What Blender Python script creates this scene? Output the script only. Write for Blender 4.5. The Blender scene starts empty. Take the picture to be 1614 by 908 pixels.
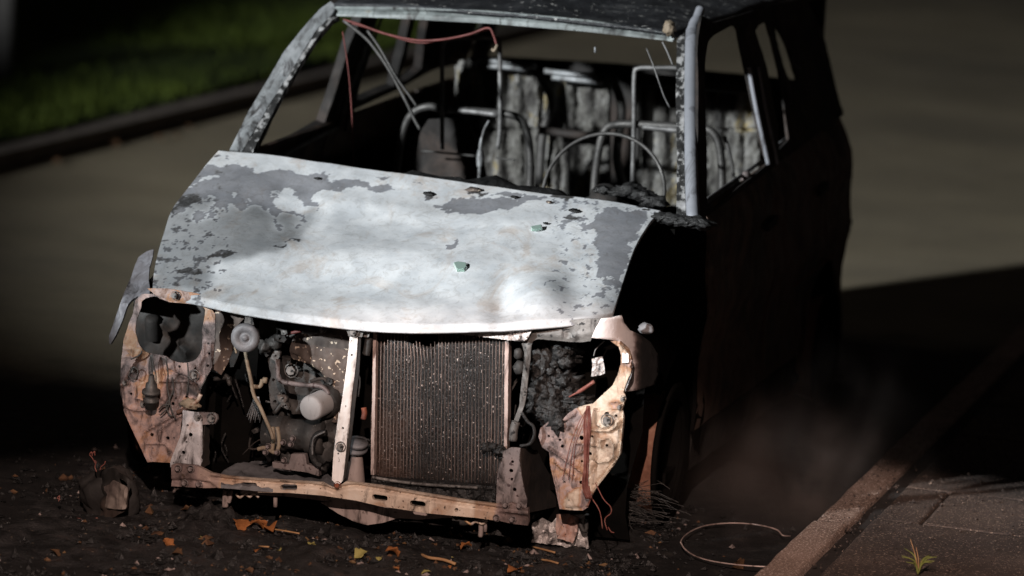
import bpy, bmesh, math, random
import numpy as np
from mathutils import Vector, noise, geometry
random.seed(7)
rng = np.random.default_rng(7)
R = math.radians
sc = bpy.context.scene
COL = sc.collection

# ------------------------------------------------------------------ camera
CAM = np.array([3.1458, -9.7298, 2.3647]); FL = 6000.0
FW = np.array([-0.262614, 0.952342, -0.155174]); RT = np.array([0.959336, 0.274948, 0.063861]); UP = np.array([-0.103482, 0.132093, 0.985821])
cam = bpy.data.cameras.new('camera'); co = bpy.data.objects.new('camera', cam); COL.objects.link(co)
cam.sensor_width = 36; cam.lens = 36 * FL / 1614; cam.clip_end = 500; cam.clip_start = .1
from mathutils import Matrix
co.matrix_world = Matrix(((RT[0], UP[0], -FW[0], CAM[0]), (RT[1], UP[1], -FW[1], CAM[1]), (RT[2], UP[2], -FW[2], CAM[2]), (0, 0, 0, 1)))
cam.dof.use_dof = True; cam.dof.focus_distance = 10.6; cam.dof.aperture_fstop = 1.9
sc.camera = co
sc.view_settings.view_transform = 'Standard'; sc.view_settings.look = 'None'; sc.view_settings.exposure = 0; sc.view_settings.gamma = 1
sc.cycles.max_bounces = 6; sc.cycles.volume_max_steps = 128

# ------------------------------------------------------------------ world: night sky
w = bpy.data.worlds.new('World'); sc.world = w; w.use_nodes = True
wn = w.node_tree.nodes; wl = w.node_tree.links; bg = wn['Background']
sky = wn.new('ShaderNodeTexSky'); sky.sky_type = 'NISHITA'; sky.sun_disc = False; sky.sun_elevation = R(-4); sky.sun_rotation = R(200)
wl.new(sky.outputs[0], bg.inputs[0]); bg.inputs[1].default_value = 0.08
# faint warm ambient fill added over the whole night sky
gl = wn.new('ShaderNodeBackground'); gl.inputs[0].default_value = (1, .82, .70, 1); gl.inputs[1].default_value = .009
ad = wn.new('ShaderNodeAddShader'); wl.new(bg.outputs[0], ad.inputs[0]); wl.new(gl.outputs[0], ad.inputs[1]); wl.new(ad.outputs[0], wn['World Output'].inputs[0])

# ------------------------------------------------------------------ lamps: two floodlights on a vehicle behind the camera
def spot(name, loc, az, el, half, power, color, rad, blend):
    l = bpy.data.lights.new(name, 'SPOT'); l.energy = power; l.color = color; l.spot_size = R(2 * half); l.spot_blend = blend; l.shadow_soft_size = rad
    o = bpy.data.objects.new(name, l); COL.objects.link(o); o.location = loc
    d = Vector((math.sin(R(az)) * math.cos(R(el)), math.cos(R(az)) * math.cos(R(el)), math.sin(R(el))))
    o.rotation_euler = d.to_track_quat('-Z', 'Y').to_euler()
    return o
spot('floodlight', (-8.4, -13.5, 5.5), 28.75, 23.0, 40.9, 25000, (.95, .98, .99), .24, .022)
spot('work_light', (2.0, -7.6, 4.2), -10, -47.4, 24, 2900, (1, .74, .63), .05, .06)

# ------------------------------------------------------------------ helpers
def ray(x, y): return FW + RT * (x - 807) / FL - UP * (y - 454) / FL
def on(x, y, ax, v):
    d = ray(x, y); i = 'XYZ'.index(ax); return CAM + d * (v - CAM[i]) / d[i]
def hit(x, y, f):
    """point where the sight line of photo point (x,y) meets the surface f(P)=0 (f<0 on the near side)"""
    d = ray(x, y); lo, hi = 7.0, 18.0
    for _ in range(26):
        m = (lo + hi) / 2
        if f(CAM + d * m) < 0: lo = m
        else: hi = m
    return CAM + d * lo
def T(ox, oy, s, *pts): return [(ox + x / s, oy + y / s) for x, y in pts]
def cA(*p): return T(160, 420, 4.035, *p)
def cB(*p): return T(160, 620, 4.035, *p)
def cC(*p): return T(500, 490, 4.483, *p)
def cD(*p): return T(500, 650, 4.035, *p)
def cE(*p): return T(780, 480, 5.044, *p)
def cF(*p): return T(780, 640, 4.035, *p)
def cG(*p): return T(360, 0, 3.492, *p)
def cH(*p): return T(600, 40, 3.493, *p)
def cI(*p): return T(840, 60, 3.243, *p)
def cJ(*p): return T(1040, 0, 2.524, *p)
def cK(*p): return T(180, 540, 4.5375, *p)      # left panel close-up
def cL(*p): return T(860, 590, 4.325, *p)       # right panel close-up
def cM(*p): return T(400, 500, 3.243, *p)       # engine close-up

ORG = {}
def empty(name, loc, label, cat, group=None):
    o = bpy.data.objects.new(name, None); COL.objects.link(o); o.location = loc; o.empty_display_size = .1
    ORG[o.name] = Vector(loc); o['label'] = label; o['category'] = cat
    if group: o['group'] = group
    return o
def org(o): return ORG.get(o.name, Vector((0, 0, 0)))
def mk(name, V, F, mat, parent=None, smooth=True, loc=None, label=None, cat=None, group=None, kind=None, attr=None):
    """one mesh object from world-space vertices; stored relative to its parent's (or its own) base"""
    o_ = org(parent) if parent is not None else Vector(loc or (0, 0, 0))
    V = np.asarray(V, float) - np.array(o_)
    me = bpy.data.meshes.new(name); me.from_pydata(V.tolist(), [], [tuple(int(i) for i in f) for f in F])
    if smooth: me.polygons.foreach_set('use_smooth', [True] * len(me.polygons))
    if attr is not None:
        for k, a in attr.items():
            at = me.attributes.new(k, 'FLOAT', 'POINT'); at.data.foreach_set('value', np.asarray(a, np.float32))
    me.materials.append(mat); me.update()
    o = bpy.data.objects.new(name, me); COL.objects.link(o)
    if parent is not None: o.parent = parent
    elif loc: o.location = loc
    ORG[o.name] = o_
    if label: o['label'] = label
    if cat: o['category'] = cat
    if group: o['group'] = group
    if kind: o['kind'] = kind
    return o
def solid(o, t, off=-1.0):
    m = o.modifiers.new('thick', 'SOLIDIFY'); m.thickness = t; m.offset = off; m.use_even_offset = False
    return o

def densify(poly, g):
    out = []
    n = len(poly)
    for i in range(n):
        a = np.array(poly[i], float); b = np.array(poly[(i + 1) % n], float)
        k = max(1, int(math.ceil(np.linalg.norm(b - a) / g)))
        for j in range(k): out.append(tuple(a + (b - a) * j / k))
    return out
def inside(P, poly):
    P = np.asarray(P, float); x, y = P[:, 0], P[:, 1]; r = np.zeros(len(P), bool); n = len(poly)
    for i in range(n):
        x1, y1 = poly[i]; x2, y2 = poly[(i + 1) % n]
        if y1 == y2: continue
        c = ((y1 > y) != (y2 > y)) & (x < (x2 - x1) * (y - y1) / (y2 - y1) + x1); r ^= c
    return r
def segdist(P, a, b):
    P = np.asarray(P, float); a = np.array(a, float); b = np.array(b, float); ab = b - a
    t = np.clip(((P - a) @ ab) / max(ab @ ab, 1e-9), 0, 1)
    return np.linalg.norm(P - (a + t[:, None] * ab), axis=1)
def pldist(P, pl):
    d = np.full(len(P), 1e9)
    for i in range(len(pl) - 1): d = np.minimum(d, segdist(P, pl[i], pl[i + 1]))
    return d
def circle(x, y, r, n=10, e=1.0): return [(x + r * math.cos(6.2832 * i / n), y + e * r * math.sin(6.2832 * i / n)) for i in range(n)]
def slot(x, y, w, h, tilt=0):
    p = []
    for i in range(6): a = -math.pi / 2 + math.pi * i / 5; p.append((w / 2 - h / 2 + h / 2 * math.cos(a), h / 2 * math.sin(a)))
    for i in range(6): a = math.pi / 2 + math.pi * i / 5; p.append((-w / 2 + h / 2 + h / 2 * math.cos(a), h / 2 * math.sin(a)))
    c, s = math.cos(tilt), math.sin(tilt)
    return [(x + u * c - v * s, y + u * s + v * c) for u, v in p]
def smoothpoly(p, n=4):
    out = []; m = len(p)
    for i in range(m):
        p0, p1, p2, p3 = (np.array(p[(i + k - 1) % m], float) for k in range(4))
        for j in range(n):
            t = j / n
            out.append(tuple(.5 * ((2 * p1) + (-p0 + p2) * t + (2 * p0 - 5 * p1 + 4 * p2 - p3) * t * t + (-p0 + 3 * p1 - 3 * p2 + p3) * t ** 3)))
    return out
def triangulate(outline, holes, g, jit=.0):
    pts = []; edges = []
    for lp in [outline] + list(holes):
        d = densify(lp, g); s = len(pts)
        if jit: d = [(x + random.uniform(-jit, jit), y + random.uniform(-jit, jit)) for x, y in d]
        pts += d; edges += [(s + i, s + (i + 1) % len(d)) for i in range(len(d))]
    B = np.array(pts); lo = B.min(0); hi = B.max(0)
    gx = np.arange(lo[0] + g / 2, hi[0], g); gy = np.arange(lo[1] + g / 2, hi[1], g)
    G = np.array(np.meshgrid(gx, gy)).reshape(2, -1).T
    if len(G):
        G = G + rng.uniform(-.15, .15, G.shape) * g
        keep = inside(G, outline)
        for h in holes: keep &= ~inside(G, h)
        for lp in [outline] + list(holes): keep &= pldist(G, list(lp) + [lp[0]]) > g * .45
        G = G[keep]
    allp = [Vector(p) for p in pts] + [Vector(p) for p in G.tolist()]
    v, e, f, _, _, _ = geometry.delaunay_2d_cdt(allp, edges, [], 0, 1e-4)
    V = np.array([tuple(a) for a in v]); F = np.array([list(t) for t in f])
    c = V[F].mean(1); keep = inside(c, outline)
    for h in holes: keep &= ~inside(c, h)
    return V, F[keep]
def zones(*cp):
    """how strongly each part of a panel was scorched: control points (x, y, radius, value)"""
    def f(V):
        num = np.full(len(V), 1e-4 * np.mean([c[3] for c in cp])); den = np.full(len(V), 1e-4)
        for x, y, rd, v in cp: w_ = np.exp(-((V[:, 0] - x) ** 2 + (V[:, 1] - y) ** 2) / rd ** 2); num += w_ * v; den += w_
        return num / den
    return f
def sheet(name, outline, surf, mat, parent, holes=(), zone=None, g=6, thick=.004, relief=None, rough=.0008, rs=9.0, jit=.25, label=None, back=None):
    """pressed sheet: outline and holes seen from the camera position, laid on the real surface surf(P)=0 and given thickness"""
    if not callable(surf) and surf[0] == 'map': f = surf[1]
    elif not callable(surf): ax, val = surf; f = lambda x, y: on(x, y, ax, val)
    else: f = lambda x, y: hit(x, y, surf)
    V, F = triangulate(outline, holes, g, jit)
    P = np.array([f(x, y) for x, y in V])
    # normals
    n = np.zeros_like(P); a, b, c = P[F[:, 0]], P[F[:, 1]], P[F[:, 2]]; fn = np.cross(b - a, c - a)
    toC = CAM - a; flip = (fn * toC).sum(1) < 0; F = F.copy(); F[flip] = F[flip][:, [0, 2, 1]]; fn[flip] *= -1
    for k in range(3): np.add.at(n, F[:, k], fn)
    n /= np.maximum(np.linalg.norm(n, axis=1), 1e-12)[:, None]
    h = np.zeros(len(P))
    if relief is not None: h += relief(V)
    if rough: h += np.array([noise.fractal(Vector(p) * rs, 1, 2, 3) for p in P]) * rough * 3
    B = P - n * thick; P = P + n * h[:, None]
    if thick:
        B = np.where((h < -.6 * thick)[:, None], P - n * thick * .5, B); m = len(P)
        E = {}
        for t in F:
            for k in range(3): E[(int(t[k]), int(t[(k + 1) % 3]))] = 1
        walls = [(b_, a_, a_ + m, b_ + m) for a_, b_ in E if (b_, a_) not in E]
        # duplicate the rim so the edge stays crisp
        o = mk(name, np.r_[P, B], [tuple(t) for t in F] + [(t[0] + m, t[2] + m, t[1] + m) for t in F] + walls, mat, parent, attr=None if zone is None else {'zone': np.r_[zone(V), zone(V)]})
        me = o.data
        try: me.set_sharp_from_angle(angle=R(50))
        except Exception: pass
    else: o = mk(name, P, F, mat, parent)
    if label: o['label'] = label
    return o
def ridges(*items):
    """items: (polyline, half width px, height m)"""
    def f(V):
        h = np.zeros(len(V))
        for pl, wd, ht in items: h += ht * np.exp(-(pldist(V, pl) / wd) ** 2)
        return h
    return f
def pads(*items):
    """raised or sunk areas with sloped sides: (polygon, height, slope px)"""
    def f(V):
        h = np.zeros(len(V))
        for poly, ht, sl in items:
            d = pldist(V, list(poly) + [poly[0]]); s = np.where(inside(V, poly), d, -d); h += ht * np.clip(s / sl + .5, 0, 1)
        return h
    return f
def add(*fs): return lambda V: sum(f(V) for f in fs)

def tubegeo(P, r, n=8, cap=True):
    P = [Vector(p) for p in P]; V = []; F = []; m = len(P)
    rr = r if hasattr(r, '__len__') else [r] * m
    up = Vector((0, 0, 1)); t0 = (P[1] - P[0]).normalized()
    if abs(t0.dot(up)) > .9: up = Vector((1, 0, 0))
    s = t0.cross(up).normalized()
    for i in range(m):
        t = (P[min(i + 1, m - 1)] - P[max(i - 1, 0)]).normalized(); s = (s - t * s.dot(t)).normalized(); u = t.cross(s)
        for k in range(n): a = 6.28318 * k / n; V.append(tuple(P[i] + (s * math.cos(a) + u * math.sin(a)) * rr[i]))
    for i in range(m - 1):
        for k in range(n): F.append((i * n + k, i * n + (k + 1) % n, (i + 1) * n + (k + 1) % n, (i + 1) * n + k))
    if cap: F.append(tuple(range(n - 1, -1, -1))); F.append(tuple((m - 1) * n + k for k in range(n)))
    return V, F
def cat(pts, k=5):
    """smooth open curve through 3D points"""
    P = [np.array(p, float) for p in pts]; P = [2 * P[0] - P[1]] + P + [2 * P[-1] - P[-2]]; out = []
    for i in range(1, len(P) - 2):
        p0, p1, p2, p3 = P[i - 1:i + 3]
        for j in range(k):
            t = j / k; out.append(.5 * ((2 * p1) + (-p0 + p2) * t + (2 * p0 - 5 * p1 + 4 * p2 - p3) * t * t + (-p0 + 3 * p1 - 3 * p2 + p3) * t ** 3))
    out.append(P[-2]); return out
def tube(name, pts, r, mat, parent=None, n=8, k=5, sm=True, **kw):
    P = cat(pts, k) if sm and len(pts) > 2 else pts
    V, F = tubegeo(P, r, n); return mk(name, V, F, mat, parent, **kw)
def merge(parts):
    V = []; F = []
    for v, f in parts:
        s = len(V); V += [tuple(p) for p in v]; F += [tuple(i + s for i in q) for q in f]
    return V, F
def pxl(pts, ax, v): return [on(x, y, ax, v) for x, y in pts]
def boxgeo(a, b):
    x0, y0, z0 = a; x1, y1, z1 = b
    V = [(x0, y0, z0), (x1, y0, z0), (x1, y1, z0), (x0, y1, z0), (x0, y0, z1), (x1, y0, z1), (x1, y1, z1), (x0, y1, z1)]
    return V, [(0, 3, 2, 1), (4, 5, 6, 7), (0, 1, 5, 4), (1, 2, 6, 5), (2, 3, 7, 6), (3, 0, 4, 7)]
def bevel(o, wd=.004, seg=2):
    m = o.modifiers.new('bevel', 'BEVEL'); m.width = wd; m.segments = seg; return o
def lathe(prof, c, axis, n=28):
    """prof: (distance along axis, radius)"""
    ax = Vector(axis).normalized(); s = ax.orthogonal().normalized(); u = ax.cross(s); c = Vector(c); V = []; F = []
    for h, r in prof:
        for k in range(n): a = 6.28318 * k / n; V.append(tuple(c + ax * h + (s * math.cos(a) + u * math.sin(a)) * r))
    for i in range(len(prof) - 1):
        for k in range(n): F.append((i * n + k, i * n + (k + 1) % n, (i + 1) * n + (k + 1) % n, (i + 1) * n + k))
    return V, F
_bolt = {}
def bolt(x, y, surf, parent, mat, r=.010, washer=True):
    """hexagon bolt head with washer, facing forwards"""
    c = on(x, y, *surf) if not callable(surf) else hit(x, y, surf)
    ax = (0, -1, 0)
    key = (r, mat.name)
    if key not in _bolt:
        V, F = merge([lathe([(0, r * 1.5), (.002, r * 1.5), (.003, r * 1.3)], (0, 0, 0), ax, 14), lathe([(.002, r), (.009, r), (.010, r * .85), (.0101, .0001)], (0, 0, 0), ax, 6)])
        me = bpy.data.meshes.new('bolt'); me.from_pydata(V, [], F); me.materials.append(mat); _bolt[key] = me
    o = bpy.data.objects.new('bolt', _bolt[key]); COL.objects.link(o); o.parent = parent; o.location = Vector(c) - org(parent); o.rotation_euler = (0, random.random(), 0)
    return o
def lump(c, rad, seed=0, sub=3, amp=.35, fs=1.0):
    bm = bmesh.new(); bmesh.ops.create_icosphere(bm, subdivisions=sub, radius=1)
    V = []
    for v in bm.verts:
        p = v.co.normalized(); n1 = noise.fractal(p * 1.6 * fs + Vector((seed, 0, 0)), 1, 2, 5); n2 = noise.ridged_multi_fractal(p * 2.5 * fs + Vector((0, seed, 0)), 1, 2, 4, 1, 2)
        q = p * (1 + amp * n1 + amp * .25 * (n2 - 1)); V.append((c[0] + q.x * rad[0], c[1] + q.y * rad[1], c[2] + q.z * rad[2]))
    F = [tuple(v.index for v in f.verts) for f in bm.faces]; bm.free(); return V, F

# ------------------------------------------------------------------ materials
def set_ramp(node, stops):
    el = node.color_ramp.elements; stops = sorted(stops, key=lambda t: t[0])
    el.remove(el[1]); el[0].position = stops[0][0]; el[0].color = (*stops[0][1], 1)
    for p, c in stops[1:]: e = el.new(p); e.color = (*c, 1)
def mat(name, cols=None, scale=6, rough=(.6, .9), metal=0.0, bump=.3, bscale=60, speck=None, detail=9, dist=.0, spec=.5, attr=None, stretch=None, bdist=.003, fine=.35, fscale=45, amp=.55, grime=None):
    """cols: [(position, rgb)...] over a fractal noise; speck: (rgb, threshold, scale) small flakes"""
    m = bpy.data.materials.new(name); m.use_nodes = True; N = m.node_tree.nodes; L = m.node_tree.links; b = N['Principled BSDF']
    tc = N.new('ShaderNodeTexCoord'); src = tc.outputs['Object']
    if stretch:
        mp = N.new('ShaderNodeMapping'); mp.inputs['Scale'].default_value = stretch; L.new(src, mp.inputs[0]); src = mp.outputs[0]
    def nz(s, d=detail, di=dist, rgh=.6):
        n = N.new('ShaderNodeTexNoise'); n.inputs['Scale'].default_value = s; n.inputs['Detail'].default_value = d; n.inputs['Distortion'].default_value = di; n.inputs['Roughness'].default_value = rgh; L.new(src, n.inputs[0]); return n.outputs[0]
    def math_(op, a, bb):
        n = N.new('ShaderNodeMath'); n.operation = op
        for i, v in enumerate((a, bb)):
            if isinstance(v, (int, float)): n.inputs[i].default_value = v
            else: L.new(v, n.inputs[i])
        return n.outputs[0]
    v = nz(scale)
    if fine: v = math_('ADD', math_('MULTIPLY', v, 1 - fine * .5), math_('MULTIPLY', nz(fscale, 5), fine * .5))
    if attr:
        an = N.new('ShaderNodeAttribute'); an.attribute_name = attr; v = math_('ADD', an.outputs['Fac'], math_('MULTIPLY', math_('SUBTRACT', v, .5), amp))
    rp = N.new('ShaderNodeValToRGB'); L.new(v, rp.inputs[0]); set_ramp(rp, cols)
    colr = rp.outputs[0]
    if speck:
        vo = N.new('ShaderNodeTexNoise'); vo.inputs['Scale'].default_value = speck[2]; vo.inputs['Detail'].default_value = 2; L.new(src, vo.inputs[0])
        r2 = N.new('ShaderNodeValToRGB'); r2.color_ramp.elements[0].position = speck[1]; r2.color_ramp.elements[1].position = speck[1] + .03; L.new(vo.outputs[0], r2.inputs[0])
        mx = N.new('ShaderNodeMixRGB'); L.new(r2.outputs[0], mx.inputs[0]); L.new(colr, mx.inputs[1]); mx.inputs[2].default_value = (*speck[0], 1); colr = mx.outputs[0]
    if grime:
        mg = N.new('ShaderNodeMapping'); mg.inputs['Scale'].default_value = (1.6, 1, .55); L.new(tc.outputs['Object'], mg.inputs[0])
        ng = N.new('ShaderNodeTexNoise'); ng.inputs['Scale'].default_value = grime[0]; ng.inputs['Detail'].default_value = 10; ng.inputs['Roughness'].default_value = .68; ng.inputs['Distortion'].default_value = 1.0; L.new(mg.outputs[0], ng.inputs[0])
        rg = N.new('ShaderNodeValToRGB'); eg = rg.color_ramp.elements; eg[0].position = grime[1]; eg[0].color = (.10, .08, .075, 1); eg[1].position = grime[1] + .16; eg[1].color = (1, 1, 1, 1); L.new(ng.outputs[0], rg.inputs[0])
        mg2 = N.new('ShaderNodeMixRGB'); mg2.blend_type = 'MULTIPLY'; mg2.inputs[0].default_value = 1; L.new(colr, mg2.inputs[1]); L.new(rg.outputs[0], mg2.inputs[2]); colr = mg2.outputs[0]
    L.new(colr, b.inputs['Base Color'])
    mr = N.new('ShaderNodeMapRange'); mr.inputs[3].default_value = rough[0]; mr.inputs[4].default_value = rough[1]; mr.inputs[1].default_value = .3; mr.inputs[2].default_value = .7
    L.new(nz(scale * 2.3, 4), mr.inputs[0]); L.new(mr.outputs[0], b.inputs['Roughness'])
    b.inputs['Metallic'].default_value = metal; b.inputs['Specular IOR Level'].default_value = spec
    if bump:
        bp = N.new('ShaderNodeBump'); bp.inputs['Strength'].default_value = bump; bp.inputs['Distance'].default_value = bdist; L.new(nz(bscale, 6), bp.inputs['Height']); L.new(bp.outputs[0], b.inputs['Normal'])
    return m
M = {}
M['hood'] = mat('ash_bleached_paint', [(0, (.64, .66, .68)), (.25, (.58, .61, .64)), (.40, (.27, .28, .31)), (.60, (.22, .225, .24)), (.72, (.06, .058, .056)), (1, (.03, .03, .03))], 26, (.45, .75), 0, .18, 160, attr='wear_shade', fine=.8, fscale=150, bdist=.0015)
_N = M['hood'].node_tree.nodes; _L = M['hood'].node_tree.links; _b = _N['Principled BSDF']; _c = _b.inputs['Base Color'].links[0].from_socket
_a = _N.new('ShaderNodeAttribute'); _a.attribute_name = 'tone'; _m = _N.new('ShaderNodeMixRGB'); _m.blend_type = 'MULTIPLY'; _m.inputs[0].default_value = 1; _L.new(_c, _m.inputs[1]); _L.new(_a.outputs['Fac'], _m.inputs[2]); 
def _layer(col, sc_, lo, hi, a, b_, stretch=(1, 1, 1), rg=.65, di=.5):
    t_ = _N.new('ShaderNodeTexCoord'); p_ = _N.new('ShaderNodeMapping'); p_.inputs['Scale'].default_value = stretch; _L.new(t_.outputs['Object'], p_.inputs[0])
    n_ = _N.new('ShaderNodeTexNoise'); n_.inputs['Scale'].default_value = sc_; n_.inputs['Detail'].default_value = 10; n_.inputs['Roughness'].default_value = rg; n_.inputs['Distortion'].default_value = di; _L.new(p_.outputs[0], n_.inputs[0])
    r_ = _N.new('ShaderNodeValToRGB'); r_.color_ramp.elements[0].position = lo; r_.color_ramp.elements[1].position = hi; r_.color_ramp.elements[0].color = (*a, 1); r_.color_ramp.elements[1].color = (*b_, 1); _L.new(n_.outputs[0], r_.inputs[0])
    m_ = _N.new('ShaderNodeMixRGB'); m_.blend_type = 'MULTIPLY'; m_.inputs[0].default_value = 1; _L.new(col, m_.inputs[1]); _L.new(r_.outputs[0], m_.inputs[2]); return m_.outputs[0]
_o = _layer(_m.outputs[0], 7, .36, .62, (.80, .81, .82), (1.04, 1.03, 1.02), (1, 1.3, 1))
_o = _layer(_o, 30, .34, .50, (.78, .76, .74), (1, 1, 1), (1, 1, 1), .75, 1.5)
_o = _layer(_o, 120, .20, .25, (.35, .32, .30), (1, 1, 1), (1, 1, 1), .6, .2)
_o = _layer(_o, 3.2, .36, .46, (.88, .80, .74), (1, 1, 1), (1.5, 1, 1), .7, 1.2)
_L.new(_o, _b.inputs['Base Color'])
M['char'] = mat('charred_paint', [(.3, (.008, .008, .008)), (.5, (.020, .018, .017)), (.62, (.045, .034, .029)), (.8, (.02, .018, .017))], 4, (.6, .95), 0, .5, 60, spec=.3, dist=.8)
M['soot_shade'] = mat('void_shade_black', [(.3, (.003, .003, .003)), (.7, (.007, .0065, .006))], 6, (.9, 1), 0, .6, 50, spec=.0)  # void black: depth of shade put into the colour of bay, arches and wings
M['flank'] = mat('charred_flank_paint', [(.32, (.014, .012, .011)), (.44, (.06, .045, .037)), (.52, (.13, .085, .065)), (.60, (.07, .04, .03)), (.75, (.02, .016, .014))], 3.0, (.45, .85), .1, .35, 50, spec=.45, dist=1.2)
M['crust'] = mat('burnt_plastic_crust', [(.3, (.002, .002, .002)), (.6, (.006, .006, .0062)), (.8, (.02, .019, .018))], 18, (.35, .8), 0, .9, 90, bdist=.008, spec=.6)
M['rustpink'] = mat('scorched_steel_pink', [(.28, (.05, .035, .03)), (.42, (.30, .15, .10)), (.50, (.42, .31, .28)), (.60, (.50, .26, .13)), (.70, (.40, .33, .31)), (.8, (.10, .08, .07))], 8, (.5, .85), .15, .45, 120, speck=((.03, .02, .02), .66, 85), dist=.6)
M['rustleft'] = mat('scorched_steel_brown', [(.32, (.025, .02, .018)), (.41, (.14, .075, .05)), (.48, (.27, .20, .18)), (.54, (.31, .15, .07)), (.60, (.25, .205, .20)), (.67, (.08, .06, .055)), (.78, (.03, .025, .022))], 11, (.5, .85), .15, .6, 120, speck=((.03, .02, .02), .69, 120), dist=1.4)
M['rustyellow'] = mat('scorched_steel_yellow', [(.30, (.07, .045, .035)), (.40, (.32, .19, .16)), (.47, (.44, .32, .27)), (.52, (.54, .44, .33)), (.57, (.40, .24, .12)), (.62, (.34, .20, .17)), (.72, (.07, .045, .035))], 16, (.45, .8), .15, .4, 130, speck=((.06, .03, .02), .69, 120), dist=1.4)
M['bar'] = mat('scorched_steel_bar', [(.32, (.06, .035, .03)), (.41, (.22, .12, .08)), (.47, (.42, .34, .27)), (.54, (.50, .43, .38)), (.60, (.36, .22, .11)), (.70, (.09, .06, .05))], 10, (.4, .8), .25, .35, 120, speck=((.05, .03, .02), .66, 70), dist=.7)
M['palesteel'] = mat('pale_burnt_steel', grime=(14, .34), cols=[(.3, (.12, .10, .09)), (.45, (.40, .40, .42)), (.56, (.55, .55, .57)), (.68, (.42, .30, .25)), (.8, (.20, .14, .12))], scale=9, rough=(.4, .75), metal=.3, bump=.3, bscale=120, dist=.5, speck=((.05, .04, .04), .67, 80))
def scorch(nm, sc_, bump, seed_d, speck):
    return mat(nm, [(.0, (.02, .016, .015)), (.13, (.07, .052, .048)), (.28, (.20, .155, .15)), (.42, (.36, .26, .235)), (.56, (.33, .18, .10)), (.68, (.38, .28, .21)), (.82, (.54, .445, .35)), (1, (.62, .56, .50))], sc_, (.45, .85), .12, bump, 130, attr='zone', fine=.6, fscale=70, dist=seed_d, speck=speck, amp=1.3, grime=(16, .345))
M['scorchbar'] = mat('scorched_bar_steel', [(.0, (.02, .016, .015)), (.13, (.08, .055, .05)), (.28, (.21, .15, .14)), (.42, (.34, .25, .21)), (.56, (.38, .26, .18)), (.68, (.44, .35, .28)), (.82, (.56, .46, .37)), (1, (.66, .60, .53))], 12, (.4, .8), .15, .4, 120, attr='zone', fine=.5, fscale=80, dist=.8, speck=((.05, .03, .02), .68, 90), amp=.75, grime=(13, .31))
M['scorch'] = scorch('scorched_sheet_steel', 13, .45, 1.2, ((.03, .02, .02), .70, 120))
M['mauve'] = mat('mauve_burnt_steel', grime=(14, .34), cols=[(.3, (.06, .045, .045)), (.5, (.165, .14, .138)), (.65, (.23, .19, .185)), (.8, (.10, .07, .06))], scale=9, rough=(.5, .85), metal=.15, bump=.4, bscale=130, speck=((.05, .03, .03), .63, 70))
M['shellgrey'] = mat('scorched_shell', [(.3, (.04, .03, .026)), (.5, (.12, .095, .085)), (.62, (.22, .185, .16)), (.75, (.06, .05, .045))], 9, (.6, .9), .1, .4, 80, grime=(14, .36))
M['winggrey'] = mat('scorched_wing_grey', [(.34, (.06, .05, .05)), (.46, (.14, .135, .145)), (.56, (.20, .20, .22)), (.62, (.42, .42, .43)), (.72, (.20, .14, .12))], 10, (.45, .75), .2, .3, 110, stretch=(1, 1, .5), grime=(12, .34))
M['white'] = mat('white_ash_steel', grime=(12, .30), cols=[(.25, (.30, .25, .22)), (.42, (.70, .68, .66)), (.62, (.84, .84, .84)), (.72, (.55, .42, .24)), (.85, (.2, .14, .1))], scale=7, rough=(.35, .7), metal=.1, bump=.25, bscale=120, dist=.4, stretch=(1, 1, .5), speck=((.08, .05, .04), .70, 90))
M['railgrey'] = mat('sooty_grey_steel', grime=(14, .34), cols=[(.3, (.03, .028, .026)), (.5, (.13, .125, .12)), (.65, (.26, .25, .24)), (.78, (.05, .045, .04))], scale=9, rough=(.45, .8), metal=.3, bump=.5, bscale=110, speck=((.02, .02, .02), .62, 60))
M['foil'] = mat('crumpled_foil', [(.38, (.05, .045, .045)), (.48, (.45, .42, .41)), (.6, (.62, .60, .59)), (.7, (.25, .2, .18))], 22, (.3, .55), .4, .9, 70, dist=1.2, bdist=.006)
M['alu'] = mat('worn_pillar_metal', grime=(12, .36), cols=[(.35, (.12, .12, .12)), (.5, (.23, .245, .255)), (.62, (.33, .345, .36)), (.75, (.13, .13, .13))], scale=11, rough=(.4, .65), metal=.3, bump=.25, bscale=110, stretch=(1, 1, .35))
M['pillar'] = mat('smooth_grey_pillar', grime=(7, .29), cols=[(.3, (.16, .17, .19)), (.5, (.20, .21, .235)), (.7, (.28, .29, .32)), (.8, (.15, .15, .16))], scale=4, rough=(.5, .75), metal=.1, bump=.2, bscale=90, fine=.3, stretch=(1, 1, .4))
M['flaky'] = mat('flaking_seal', [(.40, (.01, .01, .01)), (.50, (.02, .02, .02)), (.56, (.26, .26, .26)), (.7, (.38, .38, .39))], 34, (.5, .8), .2, .8, 60, stretch=(1, 1, .45), bdist=.006)
M['tube'] = mat('burnt_tube_steel', [(.3, (.03, .03, .03)), (.5, (.13, .13, .13)), (.62, (.22, .22, .22)), (.75, (.28, .24, .16))], 16, (.4, .65), .4, .2, 110)
M['darktube'] = mat('dark_tube_steel', [(.3, (.02, .02, .02)), (.6, (.09, .088, .085)), (.8, (.15, .14, .13))], 12, (.4, .7), .5, .3, 110)
M['header'] = mat('dull_header_steel', grime=(14, .34), cols=[(.30, (.05, .055, .055)), (.46, (.16, .18, .18)), (.58, (.23, .26, .26)), (.68, (.28, .22, .15)), (.8, (.06, .06, .06))], scale=9, rough=(.5, .75), metal=.1, bump=.3, bscale=90, stretch=(.6, 1, 1))
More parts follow.
